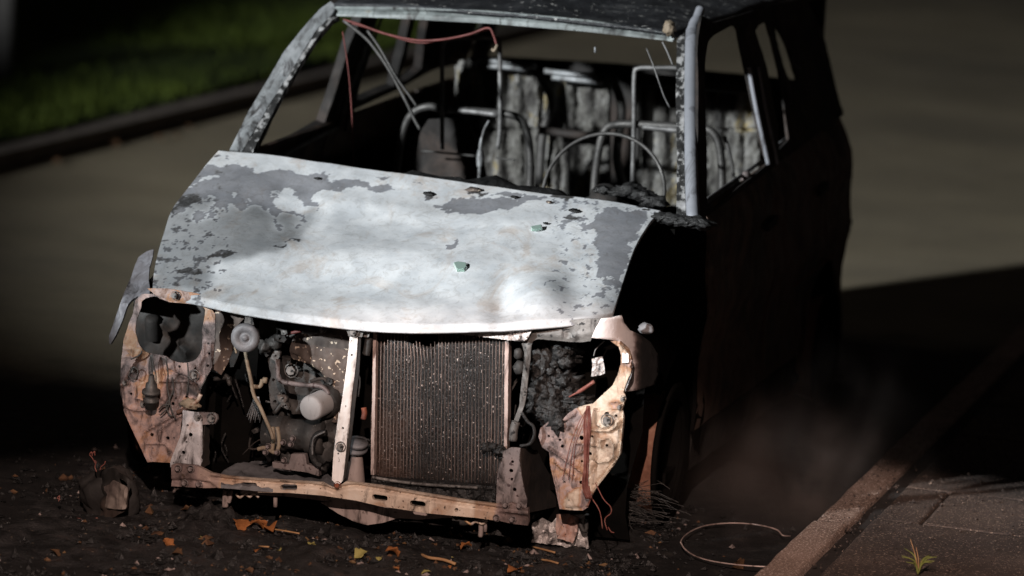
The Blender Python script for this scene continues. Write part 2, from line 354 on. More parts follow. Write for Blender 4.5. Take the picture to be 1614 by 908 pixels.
M['bench'] = mat('ashy_bench_steel', grime=(14, .34), cols=[(.28, (.02, .02, .02)), (.42, (.045, .043, .040)), (.50, (.10, .098, .09)), (.57, (.17, .17, .165)), (.61, (.22, .18, .09)), (.68, (.08, .075, .07)), (.76, (.03, .03, .03))], scale=7, rough=(.6, .9), metal=.1, bump=.7, bscale=60, stretch=(1.5, 1, .7), dist=.8)
M['copper'] = mat('burnt_copper_wire', [(.3, (.07, .025, .02)), (.5, (.20, .065, .05)), (.7, (.30, .15, .12))], 30, (.5, .8), .3, .2, 100)
M['redwire'] = mat('red_wire', [(.3, (.08, .018, .015)), (.7, (.16, .04, .035))], 30, (.5, .8), 0, .2, 100)
M['engine'] = mat('sooty_engine', [(.3, (.008, .008, .008)), (.5, (.028, .027, .026)), (.65, (.06, .057, .054)), (.8, (.02, .018, .016))], 10, (.5, .85), .2, .7, 80, speck=((.12, .11, .1), .69, 60))
M['cover'] = mat('scabby_brown_cover', [(.32, (.03, .024, .022)), (.5, (.09, .07, .06)), (.66, (.13, .10, .085)), (.8, (.05, .04, .035))], 7, (.6, .9), .1, .4, 90, speck=((.50, .42, .33), .635, 75))
M['filter'] = mat('grey_matt_paint', grime=(14, .28), cols=[(.3, (.24, .24, .245)), (.7, (.34, .335, .335))], scale=5, rough=(.5, .7), metal=0, bump=.15, bscale=140, fine=.15)
M['pan'] = mat('dusty_pan', grime=(14, .34), cols=[(.3, (.10, .08, .075)), (.5, (.26, .21, .195)), (.7, (.33, .27, .25))], scale=6, rough=(.6, .9), metal=.1, bump=.3, bscale=110, speck=((.09, .07, .06), .67, 50))
M['horn'] = mat('grey_horn', [(.3, (.05, .05, .052)), (.5, (.16, .16, .17)), (.7, (.22, .22, .23))], 12, (.5, .8), .2, .3, 100)
M['hose'] = mat('baked_hose', [(.3, (.05, .035, .025)), (.5, (.19, .15, .105)), (.7, (.27, .23, .17))], 18, (.6, .9), 0, .4, 100)
M['core'] = mat('radiator_core_black', [(.3, (.005, .005, .005)), (.5, (.016, .014, .013)), (.62, (.055, .03, .02)), (.75, (.012, .012, .012))], 4, (.35, .7), .2, .9, 240, speck=((.48, .40, .36), .668, 230), stretch=(1, 1, .6))
M['rtube'] = mat('radiator_tube', [(.3, (.02, .018, .018)), (.44, (.085, .068, .062)), (.54, (.22, .165, .145)), (.72, (.03, .025, .02))], 7, (.35, .7), .5, .3, 180, stretch=(1, 1, .5))
M['rrail'] = mat('radiator_rail', grime=(14, .34), cols=[(.3, (.25, .17, .15)), (.5, (.42, .33, .30)), (.7, (.5, .42, .38))], scale=9, rough=(.4, .7), metal=.3, bump=.3, bscale=120, stretch=(1, 1, .4))
M['rim'] = mat('rusted_wheel', [(.3, (.05, .025, .018)), (.45, (.22, .10, .065)), (.6, (.36, .20, .14)), (.75, (.08, .04, .03))], 9, (.6, .9), .1, .6, 80)
M['fender'] = mat('pink_ash_fender', grime=(9, .26), cols=[(0, (.72, .66, .65)), (.28, (.62, .55, .54)), (.40, (.24, .185, .175)), (.52, (.05, .038, .034)), (.70, (.010, .009, .009))], scale=10, rough=(.5, .8), metal=.1, bump=.3, bscale=120, attr='wear_shade', fine=.5, fscale=110)
M['redpaint'] = mat('scorched_red_trim', [(.3, (.03, .012, .01)), (.5, (.14, .04, .025)), (.7, (.30, .09, .04))], 14, (.5, .8), 0, .4, 100)
M['roof'] = mat('sooty_roof', [(.35, (.006, .007, .009)), (.55, (.02, .022, .026)), (.66, (.06, .062, .065)), (.75, (.02, .02, .02))], 9, (.4, .75), .1, .8, 70, speck=((.30, .30, .29), .66, 45), bdist=.006)
M['glass'] = None
g = bpy.data.materials.new('green_glass'); g.use_nodes = True; gb = g.node_tree.nodes['Principled BSDF']; gb.inputs['Base Color'].default_value = (.45, .62, .55, 1); gb.inputs['Roughness'].default_value = .15; gb.inputs['Transmission Weight'].default_value = .6
M['glass'] = g

# ------------------------------------------------------------------ ground
def road_mat():
    m = bpy.data.materials.new('asphalt'); m.use_nodes = True; N = m.node_tree.nodes; L = m.node_tree.links; b = N['Principled BSDF']
    tc = N.new('ShaderNodeTexCoord'); P = tc.outputs['Object']
    def nz(s, d=6, r=.6):
        n = N.new('ShaderNodeTexNoise'); n.inputs['Scale'].default_value = s; n.inputs['Detail'].default_value = d; n.inputs['Roughness'].default_value = r; L.new(P, n.inputs[0]); return n.outputs[0]
    def rampn(v, st):
        r = N.new('ShaderNodeValToRGB'); L.new(v, r.inputs[0]); set_ramp(r, st)
        return r.outputs[0]
    def mix(f, a, c, op='MIX'):
        n = N.new('ShaderNodeMixRGB'); n.blend_type = op
        for i, v in enumerate((f, a, c)):
            if isinstance(v, (int, float)): n.inputs[i].default_value = v
            elif isinstance(v, tuple): n.inputs[i].default_value = (*v, 1)
            else: L.new(v, n.inputs[i])
        return n.outputs[0]
    base = rampn(nz(1.2), [(.3, (.22, .19, .135)), (.7, (.31, .27, .195))])
    agg = rampn(nz(160, 3), [(.35, (.35, .35, .35)), (.5, (.9, .9, .9)), (.66, (1.5, 1.45, 1.4))])
    base = mix(1, base, rampn(nz(.35, 8, .7), [(.35, (.72, .72, .74)), (.6, (1.1, 1.08, 1.04))]), 'MULTIPLY')
    base = mix(1, base, agg, 'MULTIPLY')
    soot_shade = rampn(nz(14, 7), [(.3, (.004, .004, .004)), (.55, (.013, .012, .012)), (.7, (.03, .027, .024))])
    soot_shade = mix(1, soot_shade, agg, 'MULTIPLY')
    # soot stain round the wreck; second box paints the dark shaded foreground at left
    sx = N.new('ShaderNodeSeparateXYZ'); L.new(P, sx.inputs[0])
    def mt(op, a, c):
        n = N.new('ShaderNodeMath'); n.operation = op
        for i, v in enumerate((a, c)):
            if isinstance(v, (int, float)): n.inputs[i].default_value = v
            else: L.new(v, n.inputs[i])
        return n.outputs[0]
    dx = mt('SUBTRACT', mt('ABSOLUTE', mt('SUBTRACT', sx.outputs[0], .2), 0), 1.05); dy = mt('SUBTRACT', mt('ABSOLUTE', mt('SUBTRACT', sx.outputs[1], 1.3), 0), 3.0)
    ex = mt('SUBTRACT', mt('ABSOLUTE', mt('ADD', sx.outputs[0], .9), 0), 1.9); ey = mt('SUBTRACT', mt('ABSOLUTE', mt('ADD', sx.outputs[1], 1.6), 0), 3.3)
    d = mt('MINIMUM', mt('MAXIMUM', dx, dy), mt('MAXIMUM', ex, ey)); d = mt('ADD', d, mt('MULTIPLY', mt('SUBTRACT', nz(2.5), .5), 1.2))
    f = N.new('ShaderNodeMapRange'); f.inputs[1].default_value = 0; f.inputs[2].default_value = .5; L.new(d, f.inputs[0])
    L.new(mix(f.outputs[0], soot_shade, base), b.inputs['Base Color'])
    rr = N.new('ShaderNodeMapRange'); rr.inputs[3].default_value = .55; rr.inputs[4].default_value = .95; L.new(nz(30), rr.inputs[0]); L.new(rr.outputs[0], b.inputs['Roughness'])
    b.inputs['Specular IOR Level'].default_value = .3
    bp = N.new('ShaderNodeBump'); bp.inputs['Strength'].default_value = .8; bp.inputs['Distance'].default_value = .008; L.new(nz(110, 4), bp.inputs['Height']); L.new(bp.outputs[0], b.inputs['Normal'])
    return m
M['road'] = road_mat()
def gridmesh(x0, x1, y0, y1, nx, ny, zf):
    X = np.linspace(x0, x1, nx); Y = np.linspace(y0, y1, ny); V = [(x, y, zf(x, y)) for y in Y for x in X]
    F = [(j * nx + i, j * nx + i + 1, (j + 1) * nx + i + 1, (j + 1) * nx + i) for j in range(ny - 1) for i in range(nx - 1)]
    return V, F
V, F = merge([gridmesh(-80, 80, -30, 160, 2, 2, lambda x, y: 0)])
mk('road', V, F, M['road'], kind='structure', smooth=False)

M['kerb'] = mat('kerb_concrete', [(.32, (.07, .045, .036)), (.5, (.26, .175, .135)), (.66, (.42, .30, .25))], 4, (.7, .95), 0, 1, 130, speck=((.75, .60, .52), .60, 150), bdist=.008, fine=1.1, fscale=140)
M['slab'] = mat('paving_concrete', [(.35, (.022, .015, .013)), (.5, (.055, .037, .030)), (.65, (.11, .075, .058))], 2.6, (.7, .95), 0, 1, 130, speck=((.36, .26, .20), .63, 150), bdist=.008, fine=.8, fscale=120)
M['dirt'] = mat('joint_soil', [(.3, (.008, .006, .005)), (.7, (.025, .018, .015))], 20, (.8, 1), 0, 1, 60)
kerb = bpy.data.objects.new('kerb', None); COL.objects.link(kerb); kerb['kind'] = 'structure'; kerb.location = (1.26, 0, 0); ORG['kerb'] = Vector((1.26, 0, 0))
def stone(name, x0, x1, y0, y1, z0, z1, m, par, nx=4, ny=14, amp=.003, bev=.006):
    """a block with rounded, slightly worn edges"""
    X = [x0, x0 + bev] + list(np.linspace(x0 + bev * 3, x1 - bev * 3, nx)) + [x1 - bev, x1]; Y = [y0, y0 + bev] + list(np.linspace(y0 + bev * 3, y1 - bev * 3, ny)) + [y1 - bev, y1]
    V = []; nx_, ny_ = len(X), len(Y)
    for y in Y:
        for x in X:
            e = (x in (x0, x1)) + (y in (y0, y1)); V.append((x + noise.noise(Vector((x * 9, y * 9, z1))) * amp, y + noise.noise(Vector((x * 9, y * 9, 5))) * amp, z1 - bev * (1 if e == 1 else 1.6 if e == 2 else 0) + noise.fractal(Vector((x * 8, y * 8, 2)), 1, 2, 3) * amp))
    F = [(j * nx_ + i, j * nx_ + i + 1, (j + 1) * nx_ + i + 1, (j + 1) * nx_ + i) for j in range(ny_ - 1) for i in range(nx_ - 1)]
    ring = [i for i in range(nx_)] + [j * nx_ + nx_ - 1 for j in range(1, ny_)] + [(ny_ - 1) * nx_ + i for i in range(nx_ - 2, -1, -1)] + [j * nx_ for j in range(ny_ - 2, 0, -1)]
    s = len(V); V += [(V[i][0], V[i][1], z0) for i in ring]; n = len(ring)
    F += [(ring[k], s + k, s + (k + 1) % n, ring[(k + 1) % n]) for k in range(n)]
    return mk(name, V, F, m, par)
for k in range(-2, 16):
    dz = random.uniform(-.004, .004) + (.006 if k == 0 else 0)
    stone('kerb_stone', 1.205, 1.305, .66 + (k - 1) * 1.0 + .004, .66 + k * 1.0 - .004, -.05, .10 + dz, M['kerb'], kerb, nx=4, ny=40)
pav = bpy.data.objects.new('pavement', None); COL.objects.link(pav); pav['kind'] = 'structure'; pav.location = (2, 0, 0); ORG['pavement'] = Vector((2, 0, 0))
V, F = merge([boxgeo((1.30, -3, -.02), (12, 40, .083))]); mk('joint_bed', V, F, M['dirt'], pav, smooth=False)
ys = [-1.6, -.42, .82, 1.33, 1.66, 2.25, 2.85]; 
while ys[-1] < 16: ys.append(ys[-1] + .6)
for j in range(len(ys) - 1):
    xs = [1.347, 1.485 if j in (2,) else 1.347, 2.1, 2.9, 3.7, 4.5] if j == 2 else [1.347, 2.0 + (j % 2) * .4, 2.9 + (j % 2) * .4, 3.9, 4.7]
    xs = sorted(set(xs))
    for i in range(len(xs) - 1):
        stone('paving_slab', xs[i] + .004, xs[i + 1] - .004, ys[j] + .006, ys[j + 1] - .006, 0, .094 + random.uniform(-.004, .003), M['slab'], pav, nx=10, ny=14, amp=.0025)

# far side: kerb, verge
M['farkerb'] = mat('far_kerb', [(.3, (.07, .055, .045)), (.7, (.15, .12, .10))], 6, (.8, 1), 0, .6, 60)
V, F = merge([boxgeo((-3.98, -10, -.05), (-3.84, 60, .085))]); mk('far_kerb', V, F, M['farkerb'], kind='structure', smooth=False)
M['turf'] = mat('turf_soil', [(.3, (.012, .016, .006)), (.7, (.025, .04, .010))], 3, (.9, 1), 0, .8, 40, spec=.1)
V, F = gridmesh(-40, -3.98, -10, 80, 40, 90, lambda x, y: .09 + .12 * noise.noise(Vector((x * .3, y * .3, 0))) + max(0, (-x - 6.5)) * .05)
mk('grass_verge', V, F, M['turf'], kind='structure')
M['blade'] = mat('grass_green', [(.3, (.026, .040, .005)), (.7, (.055, .075, .010))], 2, (.6, .9), 0, 0, 10, spec=.15)
nb = 26000
gx = -3.96 - np.abs(rng.gamma(1.2, 1.0, nb)); gy = rng.uniform(3, 26, nb); gh = rng.uniform(.03, .09, nb); ga = rng.uniform(0, 6.28, nb); gw = .006
ok = gx > -9; gx, gy, gh, ga = gx[ok], gy[ok], gh[ok], ga[ok]; nb = len(gx)
Vb = np.zeros((nb, 3, 3)); z0 = .10
Vb[:, 0] = np.c_[gx + gw * np.cos(ga), gy + gw * np.sin(ga), np.full(nb, z0)]; Vb[:, 1] = np.c_[gx - gw * np.cos(ga), gy - gw * np.sin(ga), np.full(nb, z0)]
Vb[:, 2] = np.c_[gx + rng.normal(0, .02, nb), gy + rng.normal(0, .02, nb), z0 + gh]
mk('grass', Vb.reshape(-1, 3), np.arange(nb * 3).reshape(-1, 3), M['blade'], kind='stuff', label='short green grass on the verge along the far edge of the road', cat='grass', smooth=False)
# dark hedge and a post behind the verge
M['leafdark'] = mat('dark_hedge_leaf', [(.3, (.004, .006, .003)), (.7, (.012, .015, .008))], 3, (.8, 1), 0, 0, 10, spec=.1)
nh = 22000
hx = -9.6 - rng.gamma(1.5, .5, nh); hy = rng.uniform(2, 45, nh); hz = .1 + rng.uniform(0, 1, nh) ** .8 * (2.6 + .4 * np.sin(hy * 1.3)); hs = rng.uniform(.04, .09, nh)
D1 = rng.normal(0, 1, (nh, 3)); D1 /= np.linalg.norm(D1, axis=1)[:, None]; D2 = np.cross(D1, rng.normal(0, 1, (nh, 3))); D2 /= np.linalg.norm(D2, axis=1)[:, None]
C = np.c_[hx, hy, hz]; Vh = np.stack([C - D1 * hs[:, None], C + D2 * hs[:, None] * .5, C + D1 * hs[:, None], C - D2 * hs[:, None] * .5], 1)
hedge = empty('hedge', (-10, 20, 0), 'long dark hedge behind the grass verge at the upper left', 'hedge')
mk('foliage', Vh.reshape(-1, 3), np.arange(nh * 4).reshape(-1, 4), M['leafdark'], hedge, smooth=False)
tr = []
for k in range(24): y = 2 + k * 1.8; tr.append(tubegeo([(-10.2, y, 0), (-10.2 + random.uniform(-.1, .1), y + .1, 1.2), (-10.3, y, 2.3)], [.05, .04, .02], 6))
V, F = merge(tr); mk('stems', V, F, M['leafdark'], hedge, kind='stuff')
M['post'] = mat('weathered_post', [(.3, (.022, .021, .02)), (.7, (.045, .042, .04))], 6, (.8, 1), 0, .4, 40)
pp = on(4, 128, 'Z', .1)
post = empty('post', tuple(pp), 'pale grey post standing in the dark verge at the far left edge', 'post')
tube('shaft', [tuple(pp), tuple(pp + np.array([0, 0, 1.2])), tuple(pp + np.array([0, 0, 2.4]))], .055, M['post'], post, n=16)
V, F = lathe([(0, .055), (.02, .06), (.05, .03), (.055, .001)], tuple(pp + np.array([0, 0, 2.4])), (0, 0, 1), 16); mk('cap', V, F, M['post'], post)
def pj(x, y, z):
    d = np.array((x, y, z)) - CAM; q = d @ FW; return (807 + FL * (d @ RT) / q, 454 - FL * (d @ UP) / q)
# ================================================================== the burnt-out car
car = empty('burnt_out_car', (0, 0, 0), 'burnt-out small car with ash-white bonnet, missing bumper and bare radiator', 'car')
# ---------------- bonnet
def bonnet():
    nu, nv = 300, 170
    Fp = smooth_line([(240, 461), (300, 473), (380, 490), (490, 506), (600, 517), (700, 518), (830, 513), (900, 507), (966, 499)], nu)
    Rp = smooth_line([(345, 237), (420, 243), (520, 257), (640, 274), (760, 290), (860, 305), (950, 316), (1042, 332)], nu)
    Lp = smooth_line([(240, 461), (244, 420), (258, 370), (272, 330), (302, 290), (325, 260), (345, 237)], nv)
    Qp = smooth_line([(966, 499), (978, 462), (992, 418), (1006, 382), (1024, 352), (1042, 332)], nv)
    U = np.linspace(0, 1, nu); W = np.linspace(0, 1, nv); uu, vv = np.meshgrid(U, W)
    c00, c10, c01, c11 = Fp[0], Fp[-1], Rp[0], Rp[-1]
    PX = (1 - vv)[..., None] * Fp[None] + vv[..., None] * Rp[None] + (1 - uu)[..., None] * Lp[:, None] + uu[..., None] * Qp[:, None] \
        - ((1 - uu) * (1 - vv))[..., None] * c00 - (uu * (1 - vv))[..., None] * c10 - ((1 - uu) * vv)[..., None] * c01 - (uu * vv)[..., None] * c11
    PX = PX.reshape(-1, 2); u = uu.ravel(); v = vv.ravel()
    Y = .14 + .74 * v ** 1.02 - .075 * (1 - (2 * u - 1) ** 2) * (1 - v) + .10 * (np.abs(2 * u - 1) ** 8) * (1 - v)
    D = FW[None] + RT[None] * ((PX[:, 0] - 807) / FL)[:, None] - UP[None] * ((PX[:, 1] - 454) / FL)[:, None]
    P = CAM[None] + D * ((Y - CAM[1]) / D[:, 1])[:, None]
    x, y = PX[:, 0], PX[:, 1]
    g_ = lambda cx, cy, rx, ry, a=0: np.exp(-((((x - cx) * math.cos(a) + (y - cy) * math.sin(a)) / rx) ** 2 + ((-(x - cx) * math.sin(a) + (y - cy) * math.cos(a)) / ry) ** 2))
    h = .016 * g_(852, 462, 46, 34) - .006 * g_(905, 470, 26, 50) - .010 * g_(790, 480, 22, 40) - .006 * g_(822, 495, 16, 10)
    h += -.012 * g_(600, 350, 95, 36, .05) - .008 * g_(720, 330, 60, 30) + .006 * g_(560, 400, 180, 22, .05) - .007 * g_(560, 455, 190, 20, .08) + .006 * g_(640, 330, 240, 14, .12)
    h += -.006 * g_(470, 330, 40, 50) + .006 * g_(360, 330, 50, 60) - .005 * g_(880, 370, 60, 30) + .004 * g_(760, 420, 70, 16)
    h += np.array([noise.fractal(Vector((a * 3.2, b * 3.2, 3)), 1, 2, 4) for a, b in P[:, :2]]) * .0035
    h *= np.clip(v / .12, 0, 1) ** .7
    h += np.where(v < .03, -(.03 - v) * .3, 0)
    nrm = np.array([0, -.62, .78]); P = P + nrm * (h * 1.7)[:, None]
    # wear map: 0 white ash, .5 bare grey, 1 soot; edges broken up by noise
    wx = np.array([[noise.fractal(Vector((a / 30, b / 22, 1)), .8, 2, 6), noise.fractal(Vector((a / 30, b / 22, 9)), .8, 2, 6), noise.fractal(Vector((a / 16, b / 9, 20)), .7, 2, 6)] for a, b in PX])
    Q = PX + wx[:, :2] * np.array([15, 8])
    def cg(*p): return T(220, 220, 3.843, *p)
    def ch(*p): return T(640, 270, 3.843, *p)
    wear_shade = np.full(len(Q), .10); grey = np.zeros(len(Q), bool); white = np.zeros(len(Q), bool); dark = np.zeros(len(Q), bool)
    for p in (cg((400, 150), (500, 150), (640, 150), (700, 210), (860, 190), (940, 185), (960, 205), (1130, 210), (1150, 245), (1300, 235), (1400, 265), (1380, 290), (1240, 290), (1180, 310), (1090, 310), (1050, 340), (1080, 400), (1010, 450), (1020, 500), (960, 600), (870, 680), (640, 735), (520, 740), (420, 790), (430, 908), (70, 908), (80, 700), (140, 500), (190, 380), (290, 260)),
              cg((1290, 240), (1400, 265), (1560, 290), (1480, 310), (1350, 290)), cg((1440, 220), (1530, 240), (1480, 250)),
              ch((190, 200), (280, 155), (480, 150), (600, 170), (740, 170), (760, 190), (620, 230), (430, 255), (380, 240), (230, 235)), ch((480, 132), (640, 125), (860, 160), (870, 185), (640, 165)),
              ch((1200, 215), (1480, 240), (1410, 380), (1350, 500), (1310, 640), (1280, 740), (1240, 700), (1230, 640), (1150, 620), (1140, 560), (1170, 480), (1140, 380), (1090, 330), (1180, 270)),
              ch((275, 415), (310, 400), (300, 470), (225, 485)), ch((1120, 752), (1180, 730), (1222, 690), (1205, 745), (1140, 765)), ch((825, 722), (885, 688), (850, 725)), ch((1085, 575), (1120, 580), (1105, 600), (1085, 592)), ch((30, 75), (110, 70), (90, 85))):
        grey |= inside(Q, p)
    for p in (cg((800, 330), (880, 290), (920, 280), (945, 335), (1040, 410), (1000, 437), (900, 422), (820, 390)), cg((1100, 290), (1190, 280), (1200, 310), (1110, 315)), cg((400, 230), (480, 200), (450, 240), (330, 280)), cg((430, 760), (480, 730), (440, 850), (420, 908), (380, 908)), cg((90, 760), (180, 740), (180, 830), (110, 850)), cg((520, 770), (600, 740), (560, 780))):
        white |= inside(Q, p)
    wear_shade[grey] = .50; wear_shade[white] = .16; low = grey & (x < 520) & (y > 318 + 40 * wx[:, 0] + .10 * (x - 260)); wear_shade[low] = .15
    sp = wx[:, 2] + .30 * g_(900, 345, 55, 14) + .22 * g_(330, 290, 60, 40) + .2 * g_(300, 420, 50, 50)
    wear_shade = np.where((sp > .42) & (wear_shade < .3) & ((x < 330) | (x > 870)), .46, wear_shade)
    for p in (cg((185, 450), (230, 380), (290, 330), (370, 330), (345, 365), (260, 430), (200, 470)), cg((400, 700), (520, 690), (620, 690), (560, 715), (420, 718)), cg((820, 650), (900, 625), (965, 575), (950, 600), (880, 655)), cg((250, 800), (320, 770), (370, 800), (280, 820)), cg((340, 480), (400, 490), (340, 500)),
              ch((880, 125), (980, 130), (1020, 160), (950, 190), (870, 160)), ch((360, 115), (470, 105), (480, 118), (400, 140)), ch((115, 128), (180, 138), (180, 150), (130, 148)), ch((920, 268), (1000, 255), (1090, 275), (1040, 290)), ch((1330, 205), (1500, 215), (1540, 240), (1400, 225))):
        dark |= inside(Q, p)
    wear_shade[dark] = .70
    lf = np.clip((330 - x) / 90, 0, 1); wear_shade += np.where(wear_shade < .6, lf * .10 * (wx[:, 2] > .05), 0)
    wear_shade = np.where((wx[:, 2] > .42) & (x < 360) & (y < 470), .64, wear_shade)
    wear_shade += .10 * g_(822, 500, 26, 9) + .16 * g_(818, 488, 10, 7) + .05 * g_(600, 360, 70, 30) + .10 * np.exp(-((y - np.interp(x, [240, 400, 600, 830, 966], [461, 493, 517, 513, 499])) / 4) ** 2)
    tone = 1 - .30 * np.clip((560 - x) / 260, 0, 1) - .30 * np.clip((x - 600) / -200, 0, 1) * low - .22 * low - .16 * g_(600, 352, 110, 34) - .14 * g_(720, 320, 80, 22) - .10 * g_(480, 400, 90, 60) - .06 * g_(905, 480, 26, 34) - .07 * g_(775, 470, 30, 40) - .05 * g_(620, 455, 160, 16) - .15 * np.exp(-(v / .16) ** 2) + .10 * wx[:, 0] + .10 * wx[:, 2] - .05 * np.clip(wx[:, 1] * 2, 0, 1) - .12 * g_(300, 330, 50, 40) - .12 * np.clip((x - 900) / 120, 0, 1)  # ash density, plus shade painted into the dents and front lip
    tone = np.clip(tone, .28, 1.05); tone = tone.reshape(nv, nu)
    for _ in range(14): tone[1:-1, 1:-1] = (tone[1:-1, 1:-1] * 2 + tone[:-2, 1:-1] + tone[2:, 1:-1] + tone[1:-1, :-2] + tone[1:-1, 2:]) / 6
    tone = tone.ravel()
    F = (np.arange(nv - 1)[:, None] * nu + np.arange(nu - 1)[None]).reshape(-1, 1) + np.array([[0, 1, nu + 1, nu]])
    o = mk('bonnet', P, F, M['hood'], car, attr={'wear_shade': wear_shade, 'tone': tone}); solid(o, .010)
    o['label'] = 'ash-white bonnet with peeled grey patches'
    return P.reshape(nv, nu, 3), PX.reshape(nv, nu, 2)
def smooth_line(p, n):
    c = np.array(cat([(*q, 0) for q in p], 8))[:, :2]; s = np.r_[0, np.cumsum(np.linalg.norm(np.diff(c, axis=0), axis=1))]; t = np.linspace(0, s[-1], n)
    return np.c_[np.interp(t, s, c[:, 0]), np.interp(t, s, c[:, 1])]
HP, HX = bonnet()
def on_bonnet(x, y):
    d = ((HX - np.array([x, y])) ** 2).sum(-1); j, i = np.unravel_index(d.argmin(), d.shape); return HP[j, i]

# ---------------- body sides (outer skin defined in car coordinates)
def XS(Y, Z, s=1):
    x = .762 - .55 * max(0, .50 - Y) ** 2 - .9 * max(0, Y - 3.15) ** 2 - .25 * max(0, .42 - Z) ** 2 - 2.2 * max(0, Z - .80) ** 2
    x += .012 * math.exp(-((Z - .60) / .05) ** 2) - .010 * math.exp(-((Z - .42) / .08) ** 2)
    return s * x
def zb(Y): return .905 + .035 * (Y - 1.05)
def arc(cy, cz, r, a0, a1, n=14): return [(cy + r * math.cos(R(a0 + (a1 - a0) * i / n)), cz + r * math.sin(R(a0 + (a1 - a0) * i / n))) for i in range(n + 1)]
for s in (1, -1):
    fm = ('map', lambda a, b, s=s: np.array((XS(a, b, s), a, b)))
    kw = dict(g=.045, jit=0, thick=.012, rough=.0015, rs=6)
    a1 = arc(.85, .20, .31, 175, 0)
    fw_ = ('map', lambda a, b, s=s: np.array((XS(a, b, s) - s * .58 * max(0, b - .52) * min(1, max(0, (1.08 - a) / .5)), a, b)))
    sheet('front_wing', [(.30, .56), (.50, .50)] + arc(.85, .20, .33, 138, 0) + [(1.17, .16), (1.06, .24), (1.05, .885), (.80, .845), (.50, .745), (.30, .62)], fw_, M['soot_shade'], car, **kw)
    d = sheet('front_door', [(1.07, .24), (1.97, .24), (1.99, zb(1.99)), (1.065, zb(1.065))], fm, M['flank'], car, relief=ridges(([(1.1, .52), (1.95, .55)], .02, .004)), **kw)
    sheet('door_handle', [(1.80, .75), (1.93, .76), (1.93, .785), (1.80, .775)], ('map', lambda a, b, s=s: np.array((XS(a, b, s) + s * .02, a, b))), M['char'], d, g=.02, jit=0, thick=.018, rough=0)
    d = sheet('rear_door', [(2.0, .24), (2.56, .24), (2.62, .40), (2.80, .56), (2.82, zb(2.82)), (2.0, zb(2.0))], fm, M['flank'], car, relief=ridges(([(2.0, .55), (2.8, .58)], .02, .004)), **kw)
    sheet('door_handle', [(2.62, .77), (2.75, .78), (2.75, .805), (2.62, .795)], ('map', lambda a, b, s=s: np.array((XS(a, b, s) + s * .02, a, b))), M['char'], d, g=.02, jit=0, thick=.018, rough=0)
    sheet('rear_quarter_panel', [(2.64, .20)] + arc(2.95, .20, .31, 180, 0) + [(3.58, .2), (3.62, .5), (3.61, .7), (3.60, .86), (3.50, zb(3.5)), (2.835, zb(2.83)), (2.82, .56), (2.66, .40)], fm, M['flank'], car, **kw)
    sheet('sill', [(1.15, .10), (2.65, .10), (2.6, .225), (1.1, .225)], ('map', lambda a, b, s=s: np.array((XS(a, b, s) - s * .01, a, b))), M['char'], car, **kw)
    # wheels on bare, rusted rims (tyres burnt away)
    for cy in (.85, 2.95):
        tl = .0 if s > 0 else .10
        cx = s * (.650 if s > 0 else .80) if cy < 1 else s * .69
        prof = [(-.085, .202), (-.080, .200), (-.070, .190), (-.035, .178), (.0, .165), (.045, .178), (.075, .190), (.083, .200), (.090, .198), (.080, .180), (.03, .160), (.0, .15)]
        wv, wf = lathe(prof, (cx, cy, .207), (s, -.12 if s < 0 and cy < 1 else .0, 0), 40); wh = mk('wheel', wv, wf, M['rim'], car)
        for o_, r0 in ((.078, .203), (-.085, .205)):
            dv, df = lathe([(o_, .16), (o_, r0), (o_ + .014, r0 + .006), (o_ + .016, r0 - .01), (o_ + .012, .16)], (cx, cy, .207), (s, -.12 if s < 0 and cy < 1 else .0, 0), 40); mk('wheel_lip', dv, df, M['soot_shade'], wh)
        dv, df = lathe([(.088, .200), (.080, .17), (.05, .15), (.035, .12), (.02, .09), (.04, .05), (.055, .03), (.056, .0005)], (cx, cy, .207), (s, -.12 if s < 0 and cy < 1 else .0, 0), 40); mk('wheel_disc', dv, df, M['soot_shade'], wh)
        dv, df = lathe([(-.11 * 1, .001), (-.11, .13), (-.095, .13), (-.095, .06), (.0, .06)], (cx - s * .02, cy, .207), (s, 0, 0), 32); mk('brake_disc', dv, df, M['engine'], wh)
    # inner wheel housing
    for V, F in (boxgeo((min(s * .50, s * .52), .38, .16), (max(s * .50, s * .52), 1.22, .64)), boxgeo((min(s * .50, s * .74), 1.20, .14), (max(s * .50, s * .74), 1.22, .80)), boxgeo((min(s * .50, s * .74), 2.6, .14), (max(s * .50, s * .74), 2.62, .6)), boxgeo((min(s * .5, s * .52), 2.6, .14), (max(s * .5, s * .52), 3.4, .6)), boxgeo((min(s * .5, s * .75), 2.6, .58), (max(s * .5, s * .75), 3.4, .6))): mk('wheel_housing', V, F, M['soot_shade'], car, smooth=False)
V, F = merge([boxgeo((-.70, .86, .12), (.70, .88, .86)), boxgeo((-.72, .88, .11), (.72, 3.5, .14)), boxgeo((-.5, .25, .10), (.5, .88, .112))]); mk('floor_and_firewall', V, F, M['soot_shade'], car, smooth=False)
sheet('light_block_plate', [(.40, .02), (.728, .03), (.712, .10), (.712, .18), (.73, .27), (.745, .34), (.74, .60), (.40, .62)], ('map', lambda a, b: np.array((a, .44 + .1 * (b - .3) ** 2, b))), M['soot_shade'], car, g=.03, jit=0, thick=.004, rs=6)  # added black plate keeps the lamp off the wheel, edge shaped for a lit sliver
sheet('light_block_plate', [(-.40, .02), (-.665, .03), (-.70, .30), (-.70, .60), (-.40, .62)], ('map', lambda a, b: np.array((a, .44 + .1 * (b - .3) ** 2, b))), M['soot_shade'], car, g=.03, jit=0, thick=.004, rs=6)  # same added blocking plate on the other side
